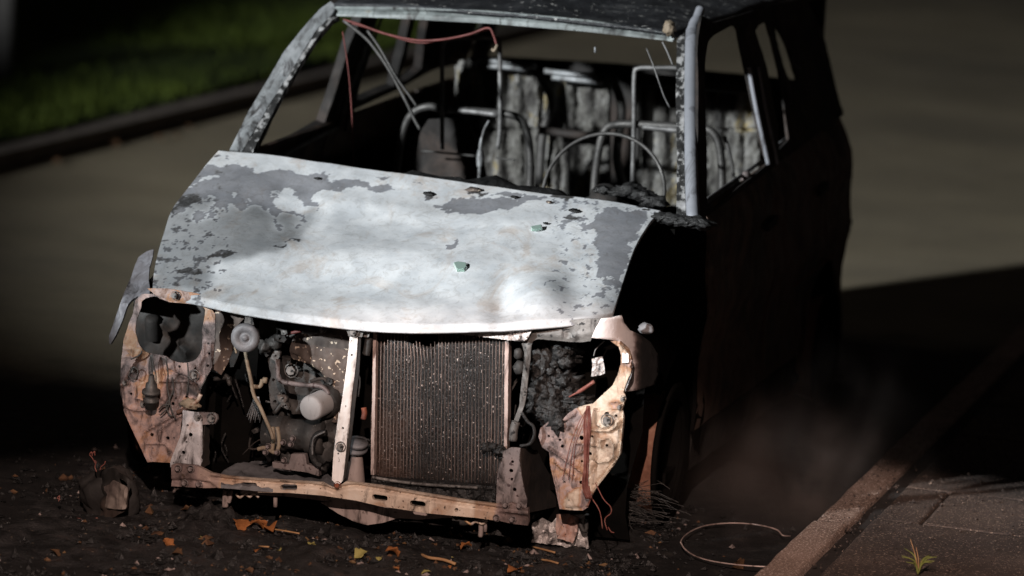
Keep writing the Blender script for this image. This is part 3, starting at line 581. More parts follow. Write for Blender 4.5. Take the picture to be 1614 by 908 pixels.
for s_ in (1, -1): sheet('gap_light_block', [(1.25, .15), (3.4, .15), (3.4, .86), (1.25, .80)], ('map', lambda a, b, s_=s_: np.array((s_ * .690, a, b))), M['soot_shade'], car, g=.2, jit=0, thick=.01, rough=0)  # added black sheet behind the door gaps stops light leaking through
o = mk('dashboard', *lump((-.02, 1.08, .78), (.62, .18, .13), 4, 4, .25, 2), M['crust'], car)
# red-brown trim along the belt line and rub strip
yy = np.linspace(2.30, 3.42, 12); tube('belt_trim', [(XS(y, zb(y)) + .004, y, zb(y) + .012) for y in yy], [.006 + .004 * abs(math.sin(k * 2.1)) for k in range(12)], M['redpaint'], car, sm=False, label='red-orange trim strip')
yy = np.linspace(2.35, 3.0, 8); tube('rub_strip', [(XS(y, .50) + .006, y, .50 + .03 * (y - 2.3)) for y in yy], .003, M['redpaint'], car, sm=False)
yy = np.linspace(1.08, 1.97, 10); tube('window_seal', [(XS(y, zb(y)) - .012, y, zb(y) + .010) for y in yy], .006, M['tube'], car, sm=False)

# ---------------- greenhouse
fR = lambda P: -(P[0] + .28 * (P[2] - .90) - .755)
fL = lambda P: -(P[0] - .28 * (P[2] - .90) + .745)
top = [pj(.615, y, 1.405) for y in (3.1, 2.6, 2.2, 1.8, 1.55)]
out = [(1100, 352), (1100, 60), (1106, 24)] + top[::-1] + [(1266, -12), (1278, 12), (1297, 51), (1311, 105), (1324, 160), (1331, 180), (1216, 266)]
w1 = smoothpoly([(1118, 327), (1114, 240), (1111, 120), (1113, 80), (1121, 60), (1139, 48), (1160, 41), (1168, 75), (1178, 120), (1192, 185), (1206, 245), (1210, 258), (1165, 294)], 3)
w2 = [(1191, 48), (1196, 40), (1208, 34), (1216, 60), (1228, 110), (1236, 160), (1242, 210), (1243, 220), (1228, 236), (1226, 200), (1210, 110)]
w3 = smoothpoly([(1221, 42), (1232, 55), (1243, 80), (1250, 105), (1256, 126), (1248, 128), (1240, 118), (1230, 85)], 2)
sheet('side_window_frame', out, fR, M['char'], car, holes=[w1, w2, w3], g=9, thick=.008)
# polished double window channel on the middle pillar
for dx in (0, 14):
    pts = [hit(x + dx, y, fR) + np.array([.008, 0, 0]) for x, y in [(1176, 105), (1184, 150), (1193, 195), (1203, 240), (1207, 259)]]
    tube('window_channel', pts, .0075, M['pillar'], car)
tube('lower_window_rail', [hit(x, y, fR) + np.array([-.03, 0, 0]) for x, y in [(1120, 329), (1150, 307), (1178, 288)]], .006, M['alu'], car)
mk('mirror_bracket', *lump(hit(1186, 276, fR) + np.array([-.02, 0, -.01]), (.018, .03, .022), 3, 2, .3), M['mauve'], car)
tube('rear_window_rail', [hit(x, y, fR) + np.array([-.02, 0, 0]) for x, y in [(1228, 236), (1245, 222), (1260, 211)]], .005, M['alu'], car)
tube('bent_handle', [hit(x, y, fR) + np.array([.012, 0, 0]) for x, y in [(1243, 80), (1243, 98), (1248, 106), (1256, 107)]], .005, M['darktube'], car)
# left side frame seen through the windscreen
outL = [(395, 262), (388, 238), (470, 98), (520, 18), (560, -14), (762, -20), (745, 60), (735, 100), (690, 108), (668, 118), (626, 142), (560, 172), (540, 208), (430, 256)]
h1 = [(402, 250), (428, 243), (470, 218), (511, 194), (530, 140), (552, 70), (571, 24), (535, 20), (505, 52), (455, 130)]
h2 = [(561, 161), (575, 110), (597, 22), (648, 22), (634, 85), (621, 136), (590, 148)]
h3 = [(629, 132), (641, 85), (655, 22), (676, 22), (668, 70), (664, 108), (645, 124)]
sheet('side_window_frame', outL, fL, M['char'], car, holes=[h1, h2, h3], g=9, thick=.03)
tube('window_channel', [hit(x, y, fL) + np.array([.02, -.01, 0]) for x, y in [(584, 26), (560, 90), (538, 150), (524, 202)]], .009, M['darktube'], car)
tube('window_channel', [hit(x, y, fL) + np.array([.02, -.01, 0]) for x, y in [(594, 26), (572, 90), (549, 150), (536, 204)]], .005, M['darktube'], car)
tube('window_seal', [hit(x, y, fL) + np.array([.03, 0, 0]) for x, y in [(424, 248), (470, 224), (517, 200)]], .008, M['darktube'], car)
# pillars: sheet following the raked windscreen opening
fP = lambda P: P[1] - (.90 + 1.12 * (P[2] - .93))
sheet('windscreen_pillar', [(362, 237), (391, 177), (446, 84), (474, 48), (503, 15), (521, 2), (530, 10), (520, 26), (497, 50), (462, 106), (420, 172), (381, 240)], fP, M['alu'], car, g=5, thick=.035, relief=ridges(([(372, 237), (460, 90), (512, 20)], 4, .006)))
sheet('pillar_flange', [(382, 240), (421, 172), (463, 106), (498, 50), (520, 27), (534, 26), (524, 31), (497, 63), (460, 122), (426, 185), (398, 240)], fP, M['flaky'], car, g=4, thick=.02, rough=.0015, rs=30)
V, F = tubegeo(cat([hit(x, y, fP) for x, y in [(1104, 14), (1099, 28), (1091, 50), (1089, 120), (1089, 200), (1090, 280), (1093, 352)]], 6), [.014] * 8 + [.016] * 4 + [.0195] * 25, 18)
mk('windscreen_pillar', V, F, M['pillar'], car, label='smooth grey windscreen pillar')
tube('pillar_seam', [hit(x, y, fP) + np.array([0, -.017, 0]) for x, y in [(1096, 60), (1094, 120), (1094, 200), (1095, 280), (1097, 345)]], .0035, M['darktube'], car, n=6)
sheet('pillar_flange', [(1067, 62), (1079, 50), (1080, 120), (1078, 200), (1079, 280), (1081, 342), (1066, 340), (1067, 250), (1065, 150)], fP, M['flaky'], car, g=4, thick=.02, rough=.0015, rs=30)
sheet('windscreen_header', [(522, 14), (530, 10), (650, 12), (769, 17), (923, 31), (1053, 52), (1064, 57), (1060, 66), (1049, 64), (923, 50), (769, 37), (620, 29), (524, 25)], ('Y', 1.385), M['header'], car, g=2.6, jit=.1, rough=.0003, thick=.03,
      relief=ridges(([(525, 18), (650, 19.5), (769, 25), (923, 39), (1055, 58)], 2.6, -.010)))
mk('scorched_corner', *lump(on(1055, 45, 'Y', 1.375), (.018, .02, .022), 8, 3, .5, 2), M['hose'], car)
V, F = gridmesh(-1, 1, 0, 1, 40, 60, lambda x, y: 0)
V = [(x * (.545 + .06 * min(1, t * 3)) , 1.385 + 1.98 * t + .02 * (1 - x * x) * 0, 1.376 + .045 * (1 - x * x) ** .7 * min(1, .35 + t * 3) + .03 * math.sin(math.pi * t) + .012 * noise.fractal(Vector((x * 3, t * 6, 0)), 1, 2, 4) * (1 if t > .02 else .2)) for x, t, _ in V]
o = mk('roof', V, F, M['roof'], car); solid(o, .012)
# tailgate with open window
fT = ('Y', 3.45)
sheet('tailgate', [(741, 89), (820, 92), (940, 99), (1060, 108), (1190, 120), (1262, 128), (1318, 190), (1325, 600), (732, 530)], fT, M['char'], car, g=14, thick=.04)
for p in ([(776, -40), (796, -40), (778, 40), (762, 98), (742, 98), (756, 30)], [(1264, -30), (1300, -30), (1290, 140), (1268, 128)]): sheet('rear_pillar', p, fT, M['char'], car, g=12, thick=.05)

# ---------------- interior
def corr(x0, period, ht, slope=0.0):
    def f(V):
        ph = (V[:, 0] - x0 - slope * (V[:, 1] - 200)) / period; fr = ph - np.floor(ph)
        return ht * np.clip(np.abs(fr - .5) * 5 - .55, 0, 1) * -1 + ht * .5
    return f
def dents(seed, amt, sc_=12): return lambda V: np.array([noise.fractal(Vector((a / sc_, b / (sc_ * 2.5), seed)), 1, 2, 4) for a, b in V]) * amt
b1 = [(716, 104), (726, 95), (740, 92), (845, 104), (852, 118), (848, 200), (842, 295), (725, 296), (722, 215), (715, 170)]
b2 = [(857, 112), (962, 116), (960, 200), (962, 320), (850, 300)]
b3 = [(1003, 128), (1192, 140), (1200, 300), (1150, 330), (1000, 320)]
for p, ph, hl in ((b1, 716, [(748, 122)]), (b2, 857, []), (b3, 1003, [])):
    bh = sheet('rear_backrest', p, ('Y', 2.6), M['bench'], car, g=3, thick=.02, relief=add(corr(ph, 29, .022, .02), dents(ph, .010), dents(ph + 3, .006, 5), pads(([(p[0][0] - 5, 196 + ph * .01), (p[0][0] + 260, 202), (p[0][0] + 260, 210), (p[0][0] - 5, 206)], -.02, 3))), holes=[circle(x, y, 6) for x, y in hl])
for (x, y) in [(748, 122)]:
    V, F = lathe([(0, .016), (.01, .024), (.014, .022), (.006, .012)], on(x, y, 'Y', 2.57), (0, -1, 0), 18); mk('latch_ring', V, F, M['bench'], bh)
for pts in ([(742, 93), (790, 98), (845, 105)], [(760, 104), (800, 106), (832, 110)], [(858, 112), (890, 116), (935, 119)], [(870, 122), (900, 125), (950, 130)]):
    tube('backrest_rail', pxl(pts, 'Y', 2.52), .010, M['alu'], car)
tube('backrest_rail', pxl([(715, 96), (720, 88), (735, 90)], 'Y', 2.5), .012, M['hose'], car)
for pts in ([(850, 118), (870, 160), (856, 210), (850, 290)], [(962, 118), (980, 170), (972, 250), (990, 310)], [(1003, 128), (1004, 200), (1002, 260)]):
    tube('backrest_frame', pxl(pts, 'Y', 2.56), .016, M['darktube'], car)
tube('backrest_frame', pxl([(850, 205), (905, 212), (960, 214)], 'Y', 2.5), .014, M['char'], car)
tube('backrest_frame', pxl([(1000, 124), (1100, 132), (1192, 140)], 'Y', 2.5), .020, M['char'], car)
# front seat frames
def seat(xo, Y, arch, hoop, bar, sgn):
    s = mk('seat_frame', *tubegeo(cat(pxl(arch, 'Y', Y), 6), .0125, 10), M['darktube'], car)
    h = mk('headrest_hoop', *tubegeo(cat(pxl(hoop, 'Y', Y - .02), 4), .0075, 8), M['tube'], s)
    tube('crossbar', pxl(bar, 'Y', Y - .01), .009, M['tube'], s)
    # seat base, mostly hidden
    x0 = on(*arch[0], 'Y', Y)[0]; x1 = on(*arch[-1], 'Y', Y)[0]
    o = mk('seat_base', *boxgeo((x0 - .02, Y - .50, .30), (x1 + .02, Y + .02, .42)), M['char'], s, smooth=False); bevel(o, .03, 3)
    return s
sp = seat(0, 1.85, [(624, 300), (626, 262), (636, 205), (652, 177), (676, 168), (702, 172), (760, 176), (800, 180), (822, 190), (833, 220), (836, 260), (834, 310)],
     [(697, 236), (697, 190), (697, 90), (700, 68), (712, 61), (740, 59), (776, 60), (786, 66), (788, 100), (788, 200), (784, 235)], [(706, 173), (745, 176), (785, 181)], -1)
sd = seat(0, 1.75, [(935, 320), (940, 260), (952, 208), (975, 196), (1040, 198), (1100, 202), (1122, 208), (1134, 232), (1138, 280), (1136, 330)],
     [(997, 290), (999, 200), (1000, 120), (1006, 108), (1030, 107), (1070, 108), (1080, 120), (1082, 200)], [(1013, 200), (1040, 203), (1072, 206)], 1)
sheet('back_panel', [(640, 215), (655, 190), (700, 186), (735, 190), (760, 240), (770, 305), (640, 305)], ('Y', 1.90), M['char'], sp, g=8, thick=.01, relief=dents(3, .01))
tube('spring_wire', pxl([(664, 238), (690, 240), (720, 243), (750, 246)], 'Y', 1.8), .0035, M['darktube'], sp)
tube('spring_wire', pxl([(782, 249), (800, 251), (812, 252)], 'Y', 1.8), .003, M['darktube'], sp)
tube('belt_stalk', pxl([(771, 190), (763, 205), (757, 232), (756, 262), (755, 290)], 'Y', 1.55), [.004] * 8 + [.006] * 13, M['alu'], car)
mk('belt_buckle', *lathe([(0, .010), (.03, .012), (.05, .009), (.055, .001)], on(756, 262, 'Y', 1.53), (0, 0, 1), 10), M['alu'], car)
tube('belt_reel', pxl([(668, 98), (672, 106), (665, 112)], 'Y', 2.9), .008, M['alu'], car)
tube('door_arm', pxl([(1142, 215), (1152, 250), (1158, 290)], 'Y', 1.9), .006, M['darktube'], car)
# steering wheel
cw = np.array(on(951, 305, 'Y', 1.32)); ring = []
for k in range(49):
    a = 6.28318 * k / 48; ring.append(cw + np.array([math.cos(a) * .188, .07 * math.sin(a), .175 * math.sin(a)]))
sw = mk('steering_wheel', *tubegeo(ring, .0058, 8, False), M['darktube'], car)
for a in (-.5, 3.6, -1.57): tube('spoke', [tuple(cw + np.array([math.cos(a) * .186, .07 * math.sin(a), .175 * math.sin(a)])), tuple(cw + np.array([math.cos(a) * .09, .04, .09 * math.sin(a)])), tuple(cw + np.array([0, .05, -.01]))], .010, M['darktube'], sw)
mk('hub', *lathe([(0, .001), (.0, .04), (.03, .05), (.10, .045), (.11, .001)], cw + np.array([0, -.0, 0]), (0, .5, -.5), 16), M['char'], sw)
for x, y, r_, s_ in ((975, 303, .022, 1), (993, 300, .03, 2), (1012, 308, .028, 3), (1030, 318, .03, 4), (950, 300, .02, 5), (1062, 347, .028, 6), (1082, 349, .028, 7), (1102, 352, .03, 9), (1045, 343, .022, 10)):
    mk('charred_switchgear', *lump(on(x, y, 'Y', 1.12 if x < 1040 else .84), (r_ * 1.4, r_, r_ * .6), s_, 3, .6, 1.6), M['crust'], car)
# hanging wires and wiper-like rods
ov = [(541, 31), (565, 38), (600, 51), (635, 60), (665, 64), (700, 62), (740, 54), (769, 44), (778, 56), (783, 72)]
tube('hanging_wire', pxl(ov, 'Y', 1.36), .0038, M['redwire'], car, n=6, label='long red wire sagging under the windscreen header')
tube('hanging_wire', pxl([(x, y + 2 + 2 * math.sin(x * .05)) for x, y in ov[:-2]], 'Y', 1.37), .0022, M['redwire'], car, n=6)
tube('wire_plug', pxl([(784, 70), (779, 80), (775, 77)], 'Y', 1.35), .005, M['hose'], car, n=6)
for pts, r_, m in (([(541, 32), (574, 58), (590, 76), (612, 108), (640, 160), (652, 186), (662, 204)], .0055, 'darktube'), ([(579, 48), (600, 78), (625, 122), (645, 150), (657, 168)], .0045, 'darktube'), ([(540, 50), (546, 88), (551, 130), (555, 190), (557, 262)], .0020, 'redwire'),
                   ([(1019, 76), (1030, 104), (1046, 150), (1056, 170)], .0022, 'tube'), ([(1044, 66), (1052, 82), (1061, 104)], .003, 'tube'), ([(938, 74), (938, 83)], .003, 'alu')):
    tube('hanging_wire', pxl(pts, 'Y', 1.36 if pts[0][0] < 900 else 1.33), r_, M[m], car, n=6)
# ================================================================== front end
BOLT = M['railgrey']
# lower crossmember
bs = ('Y', .07)
top_e = [(270, 750), (270, 733), (276, 731), (309, 734), (333, 746), (358, 751), (408, 755), (457, 758), (507, 761), (522, 769), (530, 769), (545, 759), (600, 766), (673, 779), (748, 791), (790, 796), (806, 792), (826, 803), (832, 800)]
bot_e = [(833, 824), (831, 829), (806, 826), (785, 821), (748, 816), (673, 809), (600, 798), (560, 789), (507, 781), (457, 777), (408, 776), (358, 769), (319, 770), (269, 767)]
groove = [(332, 753), (365, 757), (420, 761), (490, 765), (515, 769), (527, 774), (540, 768), (560, 766), (600, 772), (673, 785), (748, 797), (790, 803)]
bar = sheet('lower_crossmember', top_e + bot_e, bs, M['scorchbar'], car, zone=zones((280, 750, 14, .22), (300, 768, 10, .25), (330, 755, 10, .38), (360, 760, 9, .60), (385, 772, 7, .44), (400, 760, 12, .78), (440, 768, 12, .74), (480, 772, 14, .86), (520, 775, 12, .76), (560, 775, 12, .84), (620, 785, 16, .72), (665, 795, 9, .80), (700, 798, 10, .62), (730, 806, 9, .84), (765, 806, 10, .50), (795, 812, 9, .20), (825, 818, 8, .16), (450, 778, 5, .5), (600, 798, 5, .5), (690, 809, 5, .48)), g=2.0, thick=.016, rs=14, rough=.0004, jit=.1,
    holes=[slot(391.7, 765.5, 27, 8.5, .06), slot(455, 768.6, 27, 8.5, .04), slot(598.7, 784.6, 25, 9, .14), slot(658.3, 794, 25, 9, .14), circle(719.5, 803.5, 3.0)],
    relief=add(ridges((groove, 2.4, -.012), ([(835, 812), (800, 806), (785, 803)], 2.2, .006), ([(270, 757), (300, 757), (325, 762)], 1.8, -.006)),
               pads(([(268, 757), (330, 760), (345, 772), (268, 772)], -.006, 3), ([(785, 808), (833, 812), (833, 832), (785, 824)], -.005, 3))))
for x, y in cB((488, 478), (570, 480)) + cB((530, 570), (620, 577)) + cD((1140, 672), (1242, 680), (1200, 588), (1287, 592)): bolt(x, y, ('Y', .064), bar, M['mauve'], .007)
bolt(*cB((1502, 583))[0], ('Y', .064), bar, M['redpaint'], .007)
for pts, r_ in (([(356, 772), (355, 788), (355, 799)], .009), ([(364, 772), (362, 784), (360, 792)], .007), ([(434, 784), (434, 799)], .006), ([(758, 820), (758, 836), (757, 846)], .007), ([(765, 818), (765, 838)], .005)):
    tube('locating_peg', pxl(pts, 'Y', .12), r_, M['pan'], bar)
for pts in ([(372, 778), (378, 784), (386, 779), (394, 783), (400, 778), (408, 784)], [(733, 820), (742, 826), (750, 822), (760, 826), (768, 820)]):
    tube('torn_lip', pxl(pts, 'Y', .11), .004, M['bar'], bar, n=6)
# left upright bracket
ub = sheet('bumper_bracket', cB((515, 108), (560, 113), (620, 122), (636, 198), (636, 478), (600, 462), (560, 450), (470, 450), (440, 470), (437, 440), (450, 400), (475, 340), (502, 275), (514, 200)), ('Y', .10), M['palesteel'], car, g=3.5, thick=.004,
    holes=[circle(x, y, r) for (x, y), r in zip(cB((548, 203), (567, 263), (541, 310), (522, 376)), (1.8, 3.1, 1.5, 3.0))], relief=ridges((cB((470, 440), (500, 330), (535, 260), (545, 120)), 3, .004), (cB((636, 150), (636, 470)), 2.0, -.006)))
ar = sheet('bracket_arm', cB((600, 122), (712, 126), (733, 140), (737, 165), (722, 195), (640, 200), (640, 170), (600, 165)), ('Y', .115), M['mauve'], ub, g=3, thick=.012, relief=pads((cB((650, 150), (700, 135), (720, 160), (700, 180), (650, 178)), -.006, 3)))
bolt(*cB((705, 158))[0], ('Y', .11), ar, BOLT, .011); bolt(*cB((615, 155))[0], ('Y', .105), ar, BOLT, .009)
sheet('bracket_side', [(317.5, 660), (319, 655), (319, 738), (316, 738)], ('map', lambda x, y: on(318, y, 'Y', .10) + np.array([0, (x - 316) * .02, 0])), M['char'], ub, g=4, thick=.003)
# right upright bracket
rb = sheet('bumper_bracket', cD((1178, 252), (1232, 222), (1292, 226), (1285, 300), (1300, 400), (1318, 500), (1335, 560), (1330, 625), (1230, 600), (1138, 578), (1146, 400), (1160, 330), (1180, 310)), ('Y', .10), M['mauve'], car, g=3.5, thick=.004,
    holes=[circle(x, y, r) for (x, y), r in zip(cD((1243, 314), (1234, 370), (1238, 425), (1256, 490)), (2.3, 3.1, 2.4, 3.1))], relief=ridges((cD((1180, 300), (1150, 420), (1150, 560)), 3, .004)))
sheet('bracket_side', cD((1292, 226), (1400, 240), (1480, 400), (1530, 600), (1340, 640), (1318, 500), (1300, 400)), ('map', lambda x, y: on(x, y, 'Y', .10 + max(0, (x - 820)) * .006)), M['char'], rb, g=5, thick=.004)  # dark char colour stands in for the shadowed region beside the bracket
# bonnet-lock stay
stay = sheet('lock_stay', cC((232, 180), (284, 180), (276, 300), (262, 430), (240, 600), (212, 906)) + cD((196, 60), (180, 250), (158, 440)) + cD((128, 470), (95, 430), (112, 180), (136, 0)) + cC((160, 730), (205, 420)), ('Y', .105), M['white'], car, g=3.5, thick=.004,
    holes=[circle(x, y, 1.7) for x, y in cC((243, 312), (181, 830)) + cD((162, 100), (134, 263))], relief=ridges((cC((240, 180), (212, 420), (165, 730)) + cD((105, 300), (98, 430)), 1.6, .004), (cC((280, 180), (262, 430), (212, 906)) + cD((180, 250), (156, 440)), 1.6, -.005)))
sheet('stay_side', cC((284, 180), (310, 180), (296, 430), (270, 640), (240, 906)) + cD((225, 80), (205, 250), (178, 420)) + cD((158, 440), (180, 250), (196, 60)) + cC((240, 600), (262, 430), (276, 300)), ('map', lambda x, y: on(x, y, 'Y', .112)), M['char'], stay, g=5, thick=.004)
tp = sheet('top_tab', cC((188, 92), (325, 98), (330, 110), (318, 186), (222, 182), (205, 130)), ('Y', .100), M['railgrey'], stay, g=4, thick=.004, relief=ridges((cC((195, 110), (320, 112)), 2, .003)))
bolt(*cC((259, 150))[0], ('Y', .096), tp, BOLT, .010); bolt(*cD((150, 218))[0], ('Y', .101), stay, BOLT, .010)
sheet('side_clip', cC((335, 98), (385, 108), (378, 140), (362, 186), (328, 184)), ('Y', .115), M['railgrey'], car, g=4, thick=.004)
tube('hanging_stub', pxl(cC((365, 190), (355, 260), (345, 310)), 'Y', .14), .011, M['engine'], car)
# ---------------- upper rails
rl = sheet('upper_rail', cA((290, 140), (420, 140), (600, 170), (760, 220), (1000, 265), (1000, 312), (905, 300), (800, 290), (740, 288), (690, 262), (630, 228), (520, 226), (430, 222), (370, 205), (345, 185)), ('Y', .16), M['rustleft'], car, g=3.5, thick=.004, relief=ridges((cA((350, 175), (430, 190), (600, 215), (700, 260)), 3, .004)))
for p in cA((470, 185), (690, 243)): bolt(*p, ('Y', .154), rl, BOLT, .009)
ur = sheet('upper_rail', cC((860, 110), (1300, 118), (1510, 100), (1512, 150), (1482, 208), (1440, 214), (1340, 205), (1250, 195), (1000, 162), (860, 147)), ('Y', .13), M['foil'], car, g=3, thick=.004,
    holes=[circle(x, y, 2.2) for x, y in cC((1212, 150))], relief=add(dents(5, .006, 5), ridges((cC((1512, 120), (1505, 160), (1475, 205), (1340, 205)), 1.5, .006))))
for p in cC((1322, 130), (1132, 142)): bolt(*p, ('Y', .125), ur, BOLT, .007)
sheet('top_shield', cC((400, 100), (640, 112), (1150, 130), (1150, 160), (900, 150), (640, 146), (400, 135)), ('Y', .15), M['mauve'], car, g=4, thick=.004, relief=dents(9, .004, 6))
# right headlight frame: top rail and post
fr = sheet('headlight_frame', cE((282, 165), (500, 135), (700, 115), (835, 112), (800, 190), (772, 262), (760, 290), (690, 300), (600, 297), (480, 286), (380, 276), (335, 276), (300, 296), (290, 330), (282, 430), (264, 600), (250, 720), (236, 800), (190, 920), (150, 1000)) + cF((108, 210), (110, 120), (140, 40)) + cE((195, 800), (215, 600), (232, 450), (232, 380), (212, 310), (245, 275), (280, 220)), ('Y', .15), M['railgrey'], car, g=3.5, thick=.006,
    relief=add(ridges((cE((300, 230), (600, 250), (760, 230)), 4, .004), (cE((260, 330), (240, 600), (215, 780)), 3, .005)), pads((cE((545, 215), (600, 210), (615, 245), (570, 262)), -.008, 3))))
mk('bracket_boss', *lump(on(*cE((185, 390))[0], 'Y', .17), (.014, .012, .016), 3, 2, .3), M['engine'], fr); mk('bracket_boss', *lump(on(*cE((195, 500))[0], 'Y', .17), (.016, .012, .020), 5, 2, .3), M['engine'], fr)
tube('frame_strut', pxl(cD((1265, 60), (1250, 110), (1245, 180)), 'Y', .14), .012, M['railgrey'], fr)
tube('cable', pxl(cD((1300, 0), (1340, 60), (1375, 90), (1380, 150), (1350, 200), (1290, 215)), 'Y', .13), .005, M['crust'], fr)
# ---------------- left headlight panel
hole = smoothpoly(cA((262, 215), (252, 260), (228, 330), (216, 400), (228, 460), (250, 515), (300, 552), (400, 567), (450, 598), (515, 614), (585, 600), (628, 552), (643, 480), (640, 400), (655, 320), (650, 262), (560, 238), (430, 226), (340, 190)), 3)
lp = sheet('headlight_panel', cA((215, 215), (255, 175), (345, 175), (430, 215), (640, 222), (690, 262), (722, 300), (720, 480), (705, 645), (668, 700), (640, 760), (612, 850)) + cB((560, 80), (520, 115), (505, 200), (500, 270), (450, 400), (435, 442), (345, 436), (300, 435), (270, 370), (240, 305), (190, 200), (150, 110), (122, 0)) + cA((118, 740), (125, 600), (140, 470), (175, 360), (200, 300)),
    ('Y', .16), M['scorch'], car, g=2.4, rough=.0005, thick=.004, rs=12,
    zone=zones(*[(x, y, r_, v) for (x, y), r_, v in zip(cK((60, 60), (150, 60), (210, 330), (350, 240), (140, 200), (120, 380), (200, 560), (290, 760), (330, 840), (420, 600), (430, 300), (470, 200), (640, 100), (600, 200), (560, 340), (540, 430), (620, 20), (60, 440), (300, 130), (420, 440), (100, 30)), (14, 14, 12, 9, 10, 10, 16, 16, 9, 14, 9, 9, 16, 10, 8, 8, 12, 6, 8, 9, 10), (.36, .56, .57, .55, .24, .36, .42, .43, .62, .30, .30, .34, .25, .26, .18, .62, .24, .40, .22, .24, .56))] + [(x, y, 12, v) for (x, y), v in zip(cA((230, 200), (640, 225), (560, 220), (200, 300), (170, 420)), (.35, .6, .5, .25, .5))]),
    holes=[hole] + [circle(x, y, r) for (x, y), r in zip(cK((270, 660), (383, 683), (120, 367), (420, 437), (440, 398), (513, 388), (467, 172), (578, 186), (668, 165), (680, 78), (673, 6), (338, 115), (515, 712)), (3.0, 2.8, 2.2, 2.8, 1.6, 1.8, 2.2, 2.0, 2.2, 2.0, 2.0, 2.0, 1.8))],
    relief=add(ridges((cK((75, 450), (150, 485), (240, 480), (290, 440)), 2.5, 0.0102), (cK((165, 400), (240, 415), (340, 400)), 2.2, 0.0102), (cK((225, 635), (330, 575), (480, 490)), 2.2, 0.0119), (cK((330, 700), (325, 640), (400, 570), (500, 515)), 2.2, 0.0102), (cK((70, 45), (135, 45), (135, 100), (70, 100)), 1.4, 0.0051), (cK((330, 280), (520, 270), (560, 300)), 2, 0.0085),
                      (cK((390, 200), (470, 240), (560, 270), (610, 370)), 2.5, -0.0119), (cK((230, 720), (370, 725), (400, 800)), 1.6, 0.0068), (cK((60, 300), (130, 170), (200, 70)), 3.5, 0.0136), (cK((75, 480), (245, 850)), 2.2, 0.0102), (cK((640, 0), (650, 90), (600, 180)), 2.2, 0.0068), (cK((700, 0), (700, 190)), 1.8, 0.0085)),
               pads((cK((165, 310), (240, 290), (250, 400), (170, 400)), .010, 4), (cK((340, 290), (370, 290), (380, 400), (330, 470)), -.006, 3), (cK((500, 290), (590, 300), (600, 380), (520, 420)), -.008, 4))), label='rusty left headlight panel')
bolt(*cK((573, 232))[0], ('Y', .152), lp, BOLT, .011)
for q in cK((140, 195), (80, 285), (210, 440)): bolt(*q, ('Y', .154), lp, BOLT, .007)
V, F = merge([lathe([(0, .001), (0, .016), (.02, .018), (.021, .022), (.028, .022), (.029, .017), (.045, .019), (.046, .026), (.054, .026), (.056, .018), (.075, .016), (.08, .010), (.10, .008), (.101, .001)], on(*cK((262, 470))[0], 'Y', .125), (.05, -.2, 1), 18)])
pl = mk('bulb_socket', V, F, M['darktube'], lp)
for k in range(5):
    x0 = 250 + k * 9; tube('socket_wire', pxl(cK((262 + k * 3, 85), (x0 + 6 * math.sin(k), 160), (x0 + 12 * math.sin(k * 2), 220), (262 + k * 9, 285)), 'Y', .13), .0016, M['darktube'], lp, n=5)
for pts in (cK((370, 105), (385, 220), (378, 300), (395, 400), (410, 480), (440, 545)), cK((415, 250), (425, 330), (400, 400), (380, 470), (330, 520)), cK((525, 145), (532, 260), (520, 380)), cK((400, 400), (370, 450), (400, 520), (430, 520)), cK((320, 480), (350, 450), (400, 440)), cK((120, 120), (180, 90), (200, 60)), cK((100, 250), (130, 180), (170, 200), (150, 260), (100, 240)), cK((610, 340), (650, 270), (660, 230))):
    tube('socket_wire', pxl(pts, 'Y', .135), .0022, M['darktube'], lp, n=5)
mk('crumpled_edge', *lump(on(*cK((545, 440))[0], 'Y', .15), (.028, .012, .014), 12, 3, .6, 1.4), M['hose'], lp)
tube('edge_fold', pxl(cK((450, 500), (520, 470), (590, 420), (620, 370)), 'Y', .145), .006, M['bar'], lp)
# left wing corner in front of the wheel
wing = smoothpoly(cA((236, -60), (190, 60), (150, 150), (116, 250), (84, 340), (64, 400), (46, 455), (52, 492), (66, 482), (95, 430), (135, 335), (160, 262), (185, 222), (232, 190), (306, 186), (300, 90), (306, 0), (330, -110)), 2)
sheet('front_wing_corner', wing, lambda P: P[1] - (.20 + 1.2 * min(.22, max(0, -.60 - P[0])) ** 2 + 1.7 * max(0, P[2] - .58)), M['winggrey'], car, g=4, thick=.006, relief=ridges((cA((60, 440), (110, 300), (165, 180), (200, 130)), 3, .005)))
# behind the left headlight opening
V, F = lathe([(0, .001), (0, .018), (.010, .023), (.07, .023)], on(*cA((322, 320))[0], 'Y', .40), (0, .3, -1), 20); mk('strut_top', V, F, M['char'], car)
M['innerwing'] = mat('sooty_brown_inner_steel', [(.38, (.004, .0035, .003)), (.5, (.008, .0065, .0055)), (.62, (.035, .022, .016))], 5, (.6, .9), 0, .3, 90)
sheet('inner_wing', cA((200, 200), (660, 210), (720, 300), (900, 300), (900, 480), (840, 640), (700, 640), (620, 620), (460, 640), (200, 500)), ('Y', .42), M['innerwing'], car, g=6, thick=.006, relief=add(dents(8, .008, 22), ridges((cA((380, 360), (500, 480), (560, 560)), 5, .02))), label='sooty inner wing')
sheet('inner_panel', cA((722, 290), (905, 302), (905, 330), (860, 380), (835, 440), (840, 520), (800, 620), (760, 690), (705, 650)), ('Y', .22), M['cover'], car, g=4, thick=.004, relief=dents(4, .006, 8))
